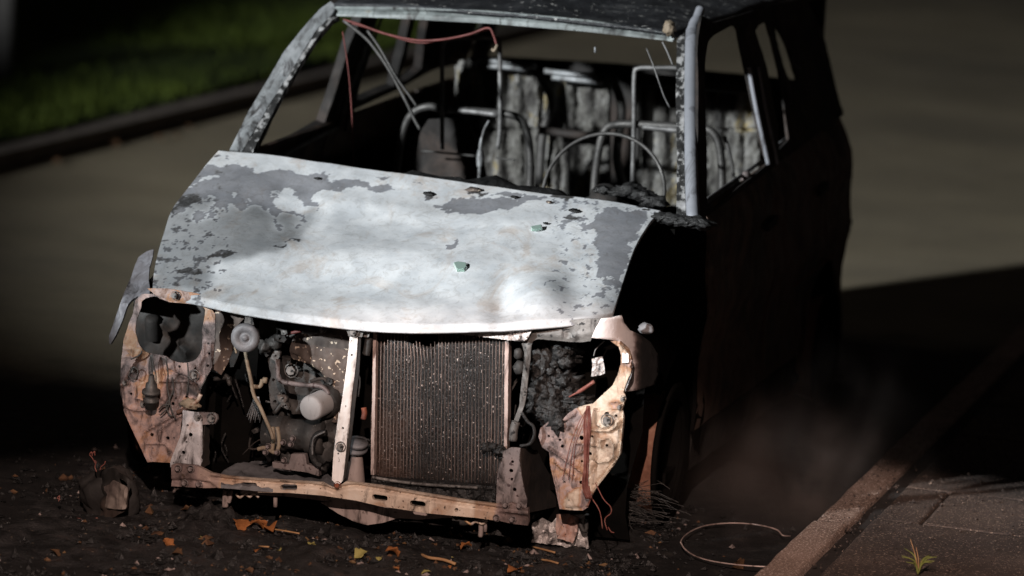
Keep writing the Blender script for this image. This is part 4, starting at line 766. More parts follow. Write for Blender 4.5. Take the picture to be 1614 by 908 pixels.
# ---------------- right headlight panel
outR = cE((650, 820), (720, 800), (780, 788), (850, 722), (935, 645), (975, 560), (1000, 470), (1003, 400), (985, 335), (920, 290), (1000, 292), (1066, 350), (1094, 430), (1086, 550), (1046, 640), (1028, 700)) + cL((548, 165), (540, 190), (527, 235), (537, 290), (533, 350), (515, 540), (480, 605), (350, 775), (300, 860), (290, 905)) + cF((560, 665), (480, 662), (412, 655), (400, 600), (380, 500), (352, 380), (345, 290), (300, 262), (277, 195), (290, 140), (345, 95)) + cL((60, 400), (90, 340), (150, 270), (200, 235), (290, 215))
R_h = [slot(*cL((420, 265))[0], 7.4, 5.2)] + [circle(x, y, r) for (x, y), r in zip(cL((483, 280), (417, 485), (318, 424), (305, 541), (245, 434), (247, 593), (241, 737), (178, 240), (22, 421), (98, 447), (114, 490), (130, 735)), (2.5, 2.3, 2.0, 2.6, 3.6, 2.0, 2.9, 2.0, 2.1, 2.1, 2.7, 1.5))]
rp_ = sheet('headlight_panel', outR, ('Y', .16), M['scorch'], car, g=2.3, rough=.0005, thick=.004, rs=12, holes=R_h,
    zone=zones(*[(x, y, r_, v) for (x, y), r_, v in zip(cL((460, 320), (400, 500), (500, 450), (360, 640), (400, 700), (330, 230), (200, 500), (130, 560), (60, 640), (100, 780), (190, 850), (240, 620), (40, 430), (150, 330), (220, 400), (520, 100), (540, 30), (480, 200), (280, 860), (330, 740), (30, 500)), (14, 14, 10, 12, 10, 9, 12, 10, 9, 12, 8, 8, 10, 10, 9, 12, 12, 6, 8, 8, 8), (.84, .78, .88, .80, .66, .84, .40, .34, .58, .44, .90, .48, .30, .32, .40, .72, .84, .46, .40, .84, .22))] + [(x, y, 9, v) for (x, y), v in zip(cE((1030, 560), (1040, 470), (1030, 360), (960, 300), (940, 700)), (.62, .58, .74, .50, .80))]),
    relief=add(ridges((cL((300, 375), (440, 388), (485, 355), (502, 315)), 2.2, 0.0119), (cL((350, 255), (352, 330), (385, 362), (440, 352)), 1.8, 0.0085), (cL((385, 500), (380, 445), (435, 430), (472, 475), (474, 560), (430, 592), (350, 600)), 2.2, 0.0102), (cL((20, 500), (80, 540), (150, 590), (265, 672)), 2.4, 0.0136), (cL((65, 600), (130, 650), (185, 705), (190, 765)), 2.0, 0.0119), (cL((205, 700), (207, 765)), 1.6, 0.0085), (cL((150, 375), (165, 345), (190, 345), (205, 370)), 1.8, 0.0085), (cL((135, 325), (200, 290), (215, 260)), 1.6, -0.0068), (cL((205, 475), (260, 470), (265, 520), (205, 560)), 1.6, 0.0085), (cL((300, 480), (370, 490), (380, 440)), 1.8, 0.0085), (cL((440, 190), (530, 185), (530, 235), (440, 230)), 1.6, 0.0068), (cL((545, 190), (537, 330), (517, 540), (352, 775), (285, 890)), 1.8, 0.0136), (cL((520, 250), (515, 420), (490, 560), (330, 760)), 1.6, -0.0085), (cL((310, 590), (350, 605), (300, 700)), 2.0, -0.0085)) ,
               pads((cL((148, 785), (255, 790), (250, 905), (140, 905)), .008, 3), (cL((355, 255), (500, 250), (495, 340), (440, 380), (360, 350)), .008, 5), (cL((30, 560), (60, 540), (90, 660), (60, 680)), -.006, 5)), ridges((cE((1090, 430), (1070, 380), (1000, 300)), 1.6, 0.0170), (cE((1088, 450), (1080, 560), (1035, 690)), 1.6, 0.0170))), label='pale yellow and pink scorched right headlight panel')
bolt(*cL((420, 312))[0], ('Y', .146), rp_, BOLT, .012)
for q in cL((507, 222), (530, 165)): bolt(*q, ('Y', .15), rp_, BOLT, .006)
sheet('white_tab', cE((1015, 385), (1062, 388), (1064, 462), (1010, 462)), ('Y', .148), M['white'], rp_, g=3, thick=.004)
for k in range(20):
    a = random.uniform(-24, 20); b = random.uniform(-6, 6)
    if k < 17: pts = cL((292 + a * .5, 215), (284 + a + 5 * math.sin(k * 2), 330), (282 + a * .9, 470), (276 + a * .7 + 4 * math.sin(k), 620), (272 + a, 760), (300 + a, 850))
    else: pts = cL((285 + b, 230), (240 + a + b, 340), (190 + a, 470), (165 + a * 1.5, 600), (150 + 2 * a, 720))
    tube('burnt_wire', pxl(pts, 'Y', .140 - .003 * (k % 4)), .0012, M['copper'], rp_, n=5)
for pts in (cF((595, 560), (640, 620), (670, 680), (685, 780)), cF((640, 490), (690, 590), (735, 640), (738, 680), (705, 710), (700, 740), (715, 790)), cF((600, 510), (610, 580), (590, 640)), cF((720, 770), (740, 800), (760, 805))):
    tube('burnt_wire', pxl(pts, 'Y', .14), .0016, M['copper'], rp_, n=5)
# right wing corner
def fW(P): x = P[0]; return P[1] - (.13 + .30 * max(0, (x - .645) / .15) ** 3)
wr = cE((768, 265), (800, 190), (845, 112), (930, 104), (1010, 88), (1030, 150), (1075, 205), (1160, 240), (1240, 300), (1300, 400), (1310, 520), (1270, 640), (1150, 680), (1036, 694), (1050, 645), (1088, 555), (1096, 430), (1068, 350), (1005, 294), (920, 280))
def wing_corner():
    V, F = triangulate(wr, [], 4, .2)
    P = np.array([hit(x, y, fW) for x, y in V]); P += np.array([noise.fractal(Vector(p) * 9, 1, 2, 3) for p in P])[:, None] * np.array([0, -.002, 0])
    P[:, 1] -= .008 * np.exp(-(pldist(V, cE((1094, 430), (1068, 350), (1000, 292))) / 3) ** 2)
    wv = np.clip((V[:, 0] - 988) / 36, 0, 1) * 1.05 + .10 * np.array([noise.fractal(Vector((a / 9, b / 9, 0)), 1, 2, 4) for a, b in V]) + .3 * np.exp(-(((V[:, 0] - 1012) / 12) ** 2 + ((V[:, 1] - 517) / 8) ** 2)) - .35 * np.exp(-(pldist(V, cE((1210, 150), (1290, 90), (1320, 70))) / 6) ** 2)  # darkens towards the flank: light fading round the corner painted into the colour
    a, b, c = P[F[:, 0]], P[F[:, 1]], P[F[:, 2]]; fl = (np.cross(b - a, c - a) * (CAM - a)).sum(1) < 0; F[fl] = F[fl][:, [0, 2, 1]]
    o = mk('front_wing_corner', P, F, M['fender'], car, attr={'wear_shade': wv}); solid(o, .006); o['label'] = 'pinkish scorched wing corner beside the right headlight opening'
wing_corner()
mk('wing_boss', *lump(hit(1013, 517, fW) + np.array([.01, -.004, 0]), (.022, .012, .016), 6, 3, .25), M['horn'], car)
# burnt headlamp remains in the right opening
_mh = [(858 + random.uniform(-20, 80), 545 + random.uniform(0, 110), .20 + random.uniform(0, .06), (random.uniform(.010, .022),) * 3, 40 + k_) for k_ in range(34)]
for x, y, Y_, r_, s_ in tuple(q_ for q_ in _mh if q_[0] + .25 * (q_[1] - 545) < 915) + ((858, 575, .26, (.05, .04, .055), 1), (880, 610, .25, (.06, .04, .05), 2), (870, 555, .30, (.07, .05, .05), 4), (900, 632, .24, (.055, .04, .03), 5), (860, 625, .22, (.045, .035, .045), 6), (868, 650, .20, (.04, .03, .035), 8), (880, 668, .17, (.03, .02, .03), 11), (915, 645, .22, (.04, .025, .02), 10), (845, 600, .27, (.03, .03, .09), 12)):
    mk('melted_headlamp', *lump(on(x, y, 'Y', Y_), r_, s_, 4 if r_[0] > .03 else 3, .6, 2.6), M['crust'], car)
sheet('foil_piece', cE((772, 430), (855, 412), (878, 545), (850, 560), (765, 575), (775, 500)), ('Y', .24), M['foil'], car, g=3, thick=.002, relief=dents(2, .010, 4))
tube('red_stick', pxl(cE((590, 735), (690, 680), (790, 612)), 'Y', .20), [.003] * 4 + [.006] * 7, M['copper'], car, n=6)
tube('thin_wire', pxl(cE((785, 410), (800, 360), (830, 325), (870, 290)), 'Y', .22), .0018, M['tube'], car, n=5)
# ---------------- radiator
rad = empty('radiator_base', (0, 0, 0), '', ''); bpy.data.objects.remove(rad)
ry = .155
rc = sheet('radiator', cC((395, 150), (640, 140), (900, 150), (1100, 170), (1350, 212)) + cD((1210, 0), (1200, 240), (1170, 330), (1150, 470), (700, 445), (345, 425), (345, 0)), ('Y', ry + .022), M['core'], car, g=4.5, thick=.03, rough=.0004, rs=40,
    holes=[cC((640, 160), (660, 148), (820, 152), (858, 160), (858, 225), (820, 262), (720, 262), (650, 222))], label='blackened radiator core')
sheet('radiator_rail', cC((396, 150), (416, 152), (412, 500), (405, 908)) + cD((363, 0), (361, 398), (341, 396), (344, 0)) + cC((384, 906)), ('Y', ry), M['rrail'], rc, g=6, thick=.03)
sheet('radiator_rail', cC((1325, 214), (1352, 216), (1348, 560), (1345, 906)) + cD((1212, 0), (1206, 236), (1188, 240), (1190, 0)), ('Y', ry), M['rrail'], rc, g=6, thick=.03)
nt = 38
tops = [(416, 152), (640, 146), (900, 152), (1100, 172), (1325, 212)]
fxs = np.linspace(.5, nt - .5, nt) / nt
for k, f in enumerate(fxs):
    xt = 416 + f * (1325 - 416); yt = np.interp(xt, [p[0] for p in tops], [p[1] for p in tops]) + 2
    x1, y1 = cC((xt, yt))[0]; x2, y2 = cD((363 + f * (1188 - 363) - (10 if f > .9 else 0), 424 + f * 44))[0]
    bend = math.exp(-((xt - 740) / 90) ** 2)
    if 630 < xt < 850: ytop = 228 + 18 * math.sin(xt) - 20 * (xt < 650); x1, y1 = cC((xt - 8 * bend, ytop))[0]
    pts = []
    for j in range(9):
        t = j / 8; pts.append((x1 + (x2 - x1) * t + bend * 2.2 * math.sin(t * 9) * (1 - t) ** 3 + random.uniform(-.12, .12), y1 + (y2 - y1) * t))
    P3 = pxl(pts, 'Y', ry + .012)
    if bend > .15: P3[0] = P3[0] + np.array([0, -.010 * bend, 0])
    V, F = tubegeo(P3, .0014, 4); mk('cooling_tube', V, F, M['rtube'], rc)
# fins between the tubes: fine folded strip, too small to count
fin = []
rngf = random.Random(3)
for k in range(nt - 1):
    f0, f1 = fxs[k], fxs[k + 1]
    for j in range(118):
        t = (j + .5) / 118
        xt0 = 416 + f0 * 909; xt1 = 416 + f1 * 909
        if t < .11 and xt1 > 640 and xt0 < 862: continue
        if rngf.random() < .10: continue
        ya0 = np.interp(xt0, [p[0] for p in tops], [p[1] for p in tops]); a = cC((xt0, ya0))[0]; b = cC((xt1, ya0))[0]; c = cD((363 + f0 * 825, 424 + f0 * 44))[0]; d = cD((363 + f1 * 825, 424 + f1 * 44))[0]
        L0 = (a[0] + (c[0] - a[0]) * t + .8, a[1] + (c[1] - a[1]) * t); R0 = (b[0] + (d[0] - b[0]) * t - .8, b[1] + (d[1] - b[1]) * t + rngf.uniform(-.5, .5))
        y_ = ry + .016 + rngf.uniform(-.002, .003)
        p = [on(L0[0], L0[1] - .3, 'Y', y_), on(R0[0], R0[1] - .3, 'Y', y_), on(R0[0], R0[1] + .35, 'Y', y_ + .002), on(L0[0], L0[1] + .35, 'Y', y_ + .002)]
        fin.append((p, [(0, 3, 2, 1)]))
V, F = merge(fin); mk('fins', V, F, M['core'], rc, kind='stuff', smooth=False)
sheet('bottom_tank', cD((345, 404), (370, 418), (700, 440), (1130, 470), (1135, 575), (1000, 568), (700, 520), (480, 485), (345, 458)), ('Y', ry - .012), M['crust'], rc, g=3.5, thick=.04, relief=add(dents(6, .012, 5), ridges((cD((360, 430), (700, 458), (1120, 482)), 3, .008))))
tube('tank_strip', pxl(cD((350, 412), (420, 425), (560, 446), (700, 460), (900, 472), (1020, 480)), 'Y', ry - .022), .0045, M['railgrey'], rc)
for q, r_, s_ in ((cD((1075, 222))[0], .016, 3), (cD((1165, 245))[0], .016, 4), (cD((1120, 215))[0], .012, 5)): mk('drain_tap', *lump(on(*q, 'Y', ry - .02), (r_, r_, r_ * .8), s_, 3, .5), M['crust'], rc)
# ---------------- horn, hoses, engine
sheet('horn_bracket', cA((910, 285), (967, 292), (960, 330), (970, 372), (905, 368), (912, 330)), ('Y', .125), M['railgrey'], car, g=3, thick=.004)
hv, hf = lathe([(-.03, .012), (-.02, .03), (-.005, .040), (0, .041), (.006, .040), (.010, .034), (.012, .022), (.006, .018), (.005, .010), (.010, .008), (.012, .005), (.0121, .0002)], on(*cA((915, 453))[0], 'Y', .11), (.12, -1, .02), 32)
hn = mk('horn', hv, hf, M['horn'], car)
tube('horn_tail', pxl(cA((845, 500), (852, 530), (858, 552)), 'Y', .11), .003, M['hose'], hn)
tube('dipstick_tube', pxl(cA((915, 540), (928, 620), (950, 720)) + cB((968, 10), (1008, 85), (1045, 170), (1080, 250), (1090, 292)), 'Y', .18), .0055, M['hose'], car)
for k in range(9): tube('broom_wire', pxl(cB((975 + k * 3, 20), (948 + k * 8, 90), (926 + k * 10, 150 + (k % 3) * 18)), 'Y', .26), .0016, M['tube'], car, n=5)
tube('support_pipe', pxl(cM((-14, 352), (20, 356), (36, 348), (44, 318)), 'Y', .20), .006, M['hose'], car); tube('support_pin', pxl(cM((48, 322), (68, 324)), 'Y', .20), .009, M['hose'], car)
o = mk('engine_block', *boxgeo((-.36, .42, .20), (.30, .80, .60)), M['soot_shade'], car, smooth=False); bevel(o, .03, 3)
sheet('engine_mount', cM((28, 20), (110, 10), (125, 60), (100, 200), (128, 240), (150, 330), (165, 400), (150, 520), (160, 640), (150, 740), (85, 730), (80, 600), (105, 500), (80, 400), (75, 340), (88, 300), (70, 200), (40, 190)), ('Y', .34), M['engine'], car, g=5, thick=.03, relief=add(dents(1, .010, 9), ridges((cM((130, 30), (120, 200), (140, 320)), 3, .008))), holes=[circle(x, y, 2.6) for x, y in cM((108, 432), (150, 392), (100, 320))])
sheet('engine_casting', cM((140, 200), (240, 225), (330, 290), (380, 360), (385, 520), (300, 560), (270, 500), (160, 490), (150, 330)), ('Y', .38), M['engine'], car, g=5, thick=.03, relief=add(dents(7, .012, 9), pads((cM((170, 235), (240, 245), (245, 290), (200, 300)), -.015, 4), (cM((280, 310), (340, 330), (340, 380), (280, 370)), .012, 5))))
bolt(*cM((192, 272))[0], ('Y', .36), car, BOLT, .014)
ec = sheet('exhaust_shield', cM((185, 150), (200, 105), (240, 78), (330, 62), (480, 65), (500, 110), (470, 300), (455, 420), (430, 540), (388, 536), (388, 420), (372, 350), (330, 275), (260, 235), (200, 215), (186, 195)), ('Y', .28), M['cover'], car, g=3.5, thick=.006, relief=add(dents(3, .008, 14), ridges((cM((395, 352), (440, 355)), 1.6, -.006), (cM((395, 375), (440, 378)), 1.6, -.006), (cM((395, 400), (440, 402)), 1.6, -.006), (cM((395, 422), (436, 424)), 1.6, -.006), (cM((190, 190), (260, 232), (335, 282), (385, 390), (388, 530)), 2.2, -.012), (cM((330, 62), (470, 110)), 4, .008))), label='brown exhaust shield with flaking pale scabs')
for x, y in cM((352, 60), (262, 62)): bolt(x, y, ('Y', .275), ec, BOLT, .008)
mk('shield_collar', *lump(on(*cM((280, 62))[0], 'Y', .27), (.035, .02, .012), 4, 3, .5), M['crust'], ec)
tube('orange_wire', pxl(cM((162, 92), (195, 80), (242, 70)), 'Y', .25), [.002] * 3 + [.005] * 8, M['redpaint'], car, n=6); bpy.data.objects['orange_wire'].data.materials[0] = M['redwire']
tube('coolant_pipe', pxl(cM((122, 215), (123, 290), (130, 315), (155, 332), (240, 345), (330, 350), (365, 368), (385, 395)), 'Y', .25), .007, M['mauve'], car, n=10)
V, F = lathe([(0, .0002), (0, .030), (.003, .034), (.010, .0365), (.10, .0365)], on(*cM((287, 468))[0], 'Y', .19), (.18, 1, .10), 32); mk('oil_filter', V, F, M['filter'], car, label='pale grey round oil filter')
V, F = lathe([(.065, .040), (.07, .046), (.10, .047), (.16, .047)], on(*cM((287, 468))[0], 'Y', .19), (.18, 1, .10), 32); mk('filter_housing', V, F, M['engine'], car)
V, F = lathe([(-.10, .02), (-.095, .045), (-.03, .05), (-.028, .043), (.03, .043), (.032, .05), (.08, .05), (.085, .03)], on(*cM((222, 600))[0], 'Y', .27), (1, 0, .02), 28); mk('starter_motor', V, F, M['engine'], car, label='cylindrical grey starter motor')
sheet('motor_foot', cM((95, 740), (180, 752), (192, 700), (262, 700), (272, 752), (330, 768), (334, 812), (270, 792), (190, 782), (98, 768)), ('Y', .22), M['mauve'], car, g=4, thick=.02)
tube('clamp', pxl(cM((372, 590), (325, 600), (302, 640), (297, 700), (318, 745), (345, 760)), 'Y', .21), .009, M['crust'], car); tube('clamp_rod', pxl(cM((365, 585), (312, 612), (300, 650), (300, 705)), 'Y', .195), .003, M['tube'], car)
for q, r_, s_ in (((360, 550), .035, 1), ((400, 600), .03, 2), ((350, 600), .02, 3), ((370, 680), .04, 4), ((120, 660), .03, 5), ((90, 670), .03, 6), ((180, 720), .025, 7), ((60, 150), .02, 8), ((110, 130), .02, 10), ((340, 770), .02, 11)):
    mk('burnt_fitting', *lump(on(*cM(q)[0], 'Y', .30), (r_, r_, r_), s_ + 20, 3, .5, 1.5), M['engine'], car)
for x, y in cM((190, 650), (200, 620), (150, 640), (155, 730), (120, 690), (60, 690), (75, 660)): bolt(x, y, ('Y', .215), car, M['mauve'], .006)
for pts in (cM((20, 675), (60, 668), (100, 690), (120, 690)), cM((96, 560), (100, 620), (92, 690)), cM((120, 560), (130, 640), (118, 690))): tube('link_rod', pxl(pts, 'Y', .22), .006, M['hose'], car)
for q, y_, r_, h_ in (((528, 655), .22, .030, .010), ((520, 680), .22, .034, .008), ((535, 640), .24, .024, .010)):
    V, F = lathe([(0, .001), (0, r_), (h_, r_), (h_, .001)], on(*cM(q)[0], 'Y', y_), (.1, -.25, 1), 24); mk('pulley', V, F, M['horn'], car)
V, F = lathe([(-.07, .001), (-.07, .030), (-.03, .030), (.03, .018), (.045, .014), (.046, .001)], on(*cM((520, 780))[0], 'Y', .22), (.05, 0, 1), 24); mk('washer_pump', V, F, M['pan'], car)
tube('red_hose_end', pxl(cM((562, 462), (566, 490), (560, 520)), 'Y', .21), .008, M['redpaint'], car)
for k in range(46):
    cx_, cy_ = random.choice([(425, 560), (440, 640), (470, 560), (505, 600), (510, 650), (545, 640), (560, 600), (540, 720), (400, 700), (350, 600), (815, 600), (820, 660), (570, 700), (455, 530)])
    a_ = random.uniform(0, 6.28); L_ = random.uniform(8, 26); b_ = random.uniform(-8, 8); Y_ = random.uniform(.24, .40)
    pts = [(cx_ - L_ * math.cos(a_), cy_ - L_ * math.sin(a_)), (cx_ + b_, cy_ - b_), (cx_ + L_ * math.cos(a_ + .4), cy_ + L_ * math.sin(a_ + .4))]
    tube('burnt_cable', pxl(pts, 'Y', Y_), random.choice([.0016, .003, .005, .007]), M[random.choice(['engine', 'crust', 'char', 'darktube', 'engine'])], car, n=6)
for k in range(22):
    cx_, cy_ = random.choice([(425, 560), (440, 640), (505, 610), (515, 650), (545, 640), (415, 690), (815, 600), (570, 690), (455, 525), (550, 725)]); bx, by = cx_ + random.uniform(-14, 14), cy_ + random.uniform(-16, 16)
    w_, h_ = random.uniform(4, 11), random.uniform(3, 9); a_ = random.uniform(-.5, .5)
    sheet('small_bracket', [(bx + (u * math.cos(a_) - v_ * math.sin(a_)), by + (u * math.sin(a_) + v_ * math.cos(a_))) for u, v_ in ((-w_, -h_), (w_ * .6, -h_), (w_, 0), (w_ * .7, h_), (-w_ * .8, h_ * .8))], ('Y', random.uniform(.26, .37)), M[random.choice(['engine', 'railgrey', 'innerwing', 'engine'])], car, holes=[circle(bx, by, 1.4)], g=4, thick=.012, relief=dents(k, .004, 5))
# engine tray and subframe belly
tray = sheet('undertray', cB((760, 500), (850, 452), (1010, 425), (1180, 470), (1400, 520), (1500, 530), (1500, 640), (760, 580)) , ('Z', .135), M['horn'], car, g=5, thick=.01, relief=add(dents(2, .01, 14), ridges((cB((880, 510), (960, 490), (980, 480)), 3, .012))))
sheet('subframe_belly', cB((880, 640), (1150, 655), (1490, 690)) + cD((20, 570), (60, 590), (140, 640), (250, 685), (345, 702), (440, 690), (520, 668), (640, 680), (720, 675), (860, 672), (860, 640), (500, 600), (0, 520)) + cB((1400, 630), (880, 618)), ('Y', .18), M['pan'], car, g=4, thick=.05, relief=lambda V: .03 * np.exp(-((V[:, 0] - 585) / 50) ** 2) + .004 * np.sin(V[:, 0] / 13), label='dusty pinkish belly of the subframe')
tube('sway_bar', pxl(cD((980, 690), (900, 700), (860, 690)), 'Y', .35), .012, M['engine'], car)
# plastic drips inside the engine bay
for k in range(26):
    x, y = random.choice([(350, 560), (370, 600), (330, 640), (345, 690), (420, 520), (560, 700), (565, 560), (815, 560), (815, 640), (830, 680)]); x += random.uniform(-18, 18); y += random.uniform(-14, 14); Y_ = random.uniform(.36, .42)
    L_ = random.uniform(.03, .09); p = on(x, y, 'Y', Y_); tube('melted_strand', [tuple(p), tuple(p + np.array([random.uniform(-.02, .02), .0, -L_ / 2])), tuple(p + np.array([random.uniform(-.03, .03), 0.01, -L_]))], .003, M['crust'], car, n=5)
# ================================================================== things on the ground and on the bonnet
def G(x, y, z=0.0): return on(x, y, 'Z', z)
# bent metal bracket under the right headlight panel
p0 = G(885, 862); Yb = float(on(885, 862, 'Z', 0)[1])
bb = empty('bent_metal_bracket', tuple(p0), 'crumpled pale metal bracket fallen to the ground under the right headlight panel', 'metal scrap')
Yb = .33
sheet('crumpled_base', cF((235, 862), (240, 745), (262, 735), (300, 712), (330, 730), (360, 745), (400, 700), (560, 690), (590, 760), (588, 840), (597, 905), (500, 902), (410, 885), (330, 878)), ('Y', Yb), M['foil'], bb, g=3, thick=.006, relief=add(dents(5, .02, 9), ridges((cF((300, 720), (255, 850)), 3, .02), (cF((470, 760), (330, 870)), 4, .015))))
sheet('rusty_plate', cF((390, 690), (460, 685), (530, 705), (525, 800), (500, 870), (400, 840), (385, 780)), ('Y', Yb - .03), M['rustpink'], bb, g=3, thick=.005, relief=dents(8, .012, 8))
tube('twisted_strap', pxl(cF((545, 712), (580, 690), (602, 692)), 'Y', Yb - .04), .003, M['alu'], bb)
tube('strap', pxl(cF((540, 740), (560, 790), (580, 785), (582, 720)), 'Y', Yb - .04), .006, M['engine'], bb)
# fallen lamp shell at the left
def cN(*p): return T(80, 690, 5.673, *p)
q0 = on(165, 812, 'Z', 0)
ls = empty('charred_lamp_shell', tuple(q0), 'charred lamp shell with curled copper wires lying on the road at the left', 'car debris')
YL = float(q0[1])
sheet('shell', cN((380, 320), (440, 290), (560, 270), (600, 310), (640, 330), (710, 380), (720, 430), (690, 500), (680, 620), (650, 660), (560, 715), (430, 700), (300, 600), (330, 420)), lambda P: P[1] - (YL - .10 + 1.2 * abs(P[0] - on(200, 780, 'Y', YL - .1)[0]) ** 1.3), M['innerwing'], ls, g=3.5, thick=.006, holes=[smoothpoly(cN((600, 370), (650, 375), (690, 420), (660, 440), (610, 410)), 2)], relief=add(dents(6, .008, 10), ridges((cN((480, 420), (520, 520), (480, 620)), 4, .01))))
sheet('scorched_face', cN((480, 440), (560, 380), (600, 400), (690, 450), (680, 560), (660, 640), (560, 640), (470, 620), (500, 520)), lambda P: P[1] - (YL - .112 + 1.2 * abs(P[0] - on(200, 780, 'Y', YL - .1)[0]) ** 1.3), M['shellgrey'], ls, g=3.5, thick=.003, relief=dents(3, .008, 7))
mk('shell_back', *lump(tuple(on(175, 786, 'Y', YL + .0)), (.085, .05, .085), 31, 4, .25), M['char'], ls)
for pts in (cN((410, 305), (395, 260), (405, 215), (380, 200)), cN((440, 290), (450, 260), (480, 235), (488, 208)), cN((400, 230), (370, 180), (348, 150), (365, 128), (372, 165)), cN((375, 140), (392, 122), (395, 160)), cN((70, 570), (80, 520), (60, 540), (85, 555)), cN((230, 720), (330, 728), (420, 718))):
    tube('curled_wire', pxl(pts, 'Y', YL - .09), .0016, M['copper'], ls, n=5)
# wire hoop (tyre bead) by the kerb
hc = [(1073, 854), (1078, 846), (1092, 836), (1115, 828), (1150, 824.5), (1185, 826), (1212, 831), (1226, 836), (1234, 844), (1246, 845)]
hp = [(1245, 896), (1230, 893.5), (1200, 893), (1160, 890), (1120, 884), (1095, 876), (1080, 866), (1074, 857)] + hc
P = [G(x, y, .022 + .006 * math.sin(k)) for k, (x, y) in enumerate(hp)]
P = cat(P, 5); wh = mk('wire_hoop', *tubegeo(P, .0022, 6), M['rrail'], loc=tuple(G(1165, 862)), label='thin bent wire hoop from a burnt tyre lying beside the kerb', cat='wire')
# steel cord tangle from the burnt front tyre
tg = []
rt = random.Random(4)
for k in range(110):
    a0 = rt.uniform(0, 1); cx, cy = 985 + rt.uniform(-30, 45), 800 + rt.uniform(-18, 26)
    rx, ry_ = rt.uniform(25, 75), rt.uniform(15, 45); s0 = rt.uniform(2.6, 3.6); pts = []
    for j in range(7):
        t = s0 + j / 6 * rt.uniform(1.8, 2.6); pts.append(on(cx + rx * math.cos(t), cy + 18 + ry_ * math.sin(t), 'Y', .55 + .02 * (k % 9)))
    pts = [np.array([p[0], p[1], max(.004, p[2])]) for p in pts]
    tg.append(tubegeo(cat(pts, 3), .0008, 3, False))
V, F = merge(tg); mk('steel_cord_tangle', V, F, M['darktube'], loc=(.62, .6, 0), label='tangle of thin steel cords from the burnt tyre beside the front wheel', cat='wire', kind='stuff')
# glass on the bonnet
for pts, lab in (([(836, 361), (845, 359), (855, 357.5), (855, 364), (846, 366), (838, 366)], 'small green glass shard on the bonnet, upper one near the windscreen'), ([(714, 418), (722, 416), (736, 418), (737, 425), (733, 430), (720, 430)], 'chunky green glass shard low in the middle of the bonnet')):
    n_ = len(pts); b = [on_bonnet(x, y) for x, y in pts]; c = np.mean(b, 0); nn = np.array([0, -.5, .86])
    b = [on_bonnet(c_[0], c_[1]) if False else CAM + ray(*c_) * (np.dot(c - CAM, nn) / np.dot(ray(*c_), nn)) for c_ in pts]
    V = [tuple(p + nn * .003) for p in b] + [tuple(p + nn * .011 + (c - p) * .15) for p in b]
    F = [tuple(range(n_))[::-1], tuple(range(n_, 2 * n_))] + [(i, (i + 1) % n_, n_ + (i + 1) % n_, n_ + i) for i in range(n_)]
    o = mk('glass_shard', V, F, M['glass'], loc=tuple(c), label=lab, cat='glass shard', smooth=False); bevel(o, .001, 2)
fk = [(676, 305, .012, 'dark paint flake on the upper middle of the bonnet'), (746, 299, .016, 'largest dark paint flake on the bonnet, close under its rear edge'), (866, 322, .008, 'small olive paint flake on the bonnet to the right'), (860, 354, .006, 'tiny black flake just above the upper glass shard'), (500, 282, .007, 'black flake at the rear left of the bonnet'), (810, 312, .008, 'black flake right of the middle near the rear edge of the bonnet'), (907, 335, .012, 'grey-green crumb on the right of the bonnet')]
for i, (x, y, r_, lab) in enumerate(fk):
    c = on_bonnet(x, y) + np.array([0, -.002, .004]); V = []; n_ = 9
    for k in range(n_): a = 6.283 * k / n_; rr = r_ * (.7 + .5 * random.random()); V.append((c[0] + rr * 1.5 * math.cos(a), c[1] + rr * .8 * math.sin(a), c[2] + rr * .45 * math.sin(a) + .002 * random.random()))
    V.append(tuple(c + np.array([0, 0, .004]))); F = [(k, (k + 1) % n_, n_) for k in range(n_)]
    o = mk('paint_flake', V, F, M['cover'] if i in (1, 2) else M['crust'], loc=tuple(c), label=lab, cat='paint flake'); solid(o, .0015)
# leaves
M['leaf'] = mat('dry_orange_leaf', [(.3, (.10, .03, .010)), (.5, (.27, .095, .026)), (.7, (.34, .18, .07))], 22, (.6, .9), 0, .4, 60, spec=.3)
M['leafdull'] = mat('dull_brown_leaf', [(.3, (.03, .015, .010)), (.5, (.09, .045, .022)), (.7, (.16, .10, .045))], 22, (.6, .9), 0, .4, 60, spec=.3)
M['leafgreen'] = mat('yellow_green_leaf', [(.3, (.20, .17, .05)), (.7, (.36, .32, .10))], 22, (.6, .9), 0, .4, 60)
leafm = {}
def leaf(x, y, size, m, lab, group=None, seed=0, stand=.3):
    key = (m, seed % 5)
    if key not in leafm:
        r_ = random.Random(seed % 5 + 3); V = []; F = []; nu, nv = 9, 7
        cu = r_.uniform(1.5, 3.5); tw = r_.uniform(-1.5, 1.5)
        for i in range(nu):
            t = i / (nu - 1); wd = .36 * math.sin(math.pi * t ** .75) + (.02 if 0 < i < nu - 1 else .0)
            wd *= 1 + .25 * math.sin(t * 17 + seed)
            for j in range(nv):
                s = j / (nv - 1) * 2 - 1; X = (t - .5); Yy = s * wd; Z = .22 * abs(s) ** 1.5 * wd * cu + .25 * math.sin(t * cu) + tw * X * s * wd
                V.append((X, Yy, Z))
        F = [(i * nv + j, i * nv + j + 1, (i + 1) * nv + j + 1, (i + 1) * nv + j) for i in range(nu - 1) for j in range(nv - 1)]
        me = bpy.data.meshes.new('leaf'); me.from_pydata(V, [], F); me.polygons.foreach_set('use_smooth', [True] * len(F)); me.materials.append(M[m]); leafm[key] = me
    o = bpy.data.objects.new('leaf', leafm[key]); COL.objects.link(o); o.location = tuple(G(x, y, size * .18)); o.scale = (size,) * 3
    r_ = random.Random(seed); o.rotation_euler = (r_.uniform(-stand, stand) + .35, r_.uniform(-stand, stand), r_.uniform(0, 6.28)); solid(o, .01)
    o['label'] = lab; o['category'] = 'leaf'
    if group: o['group'] = group
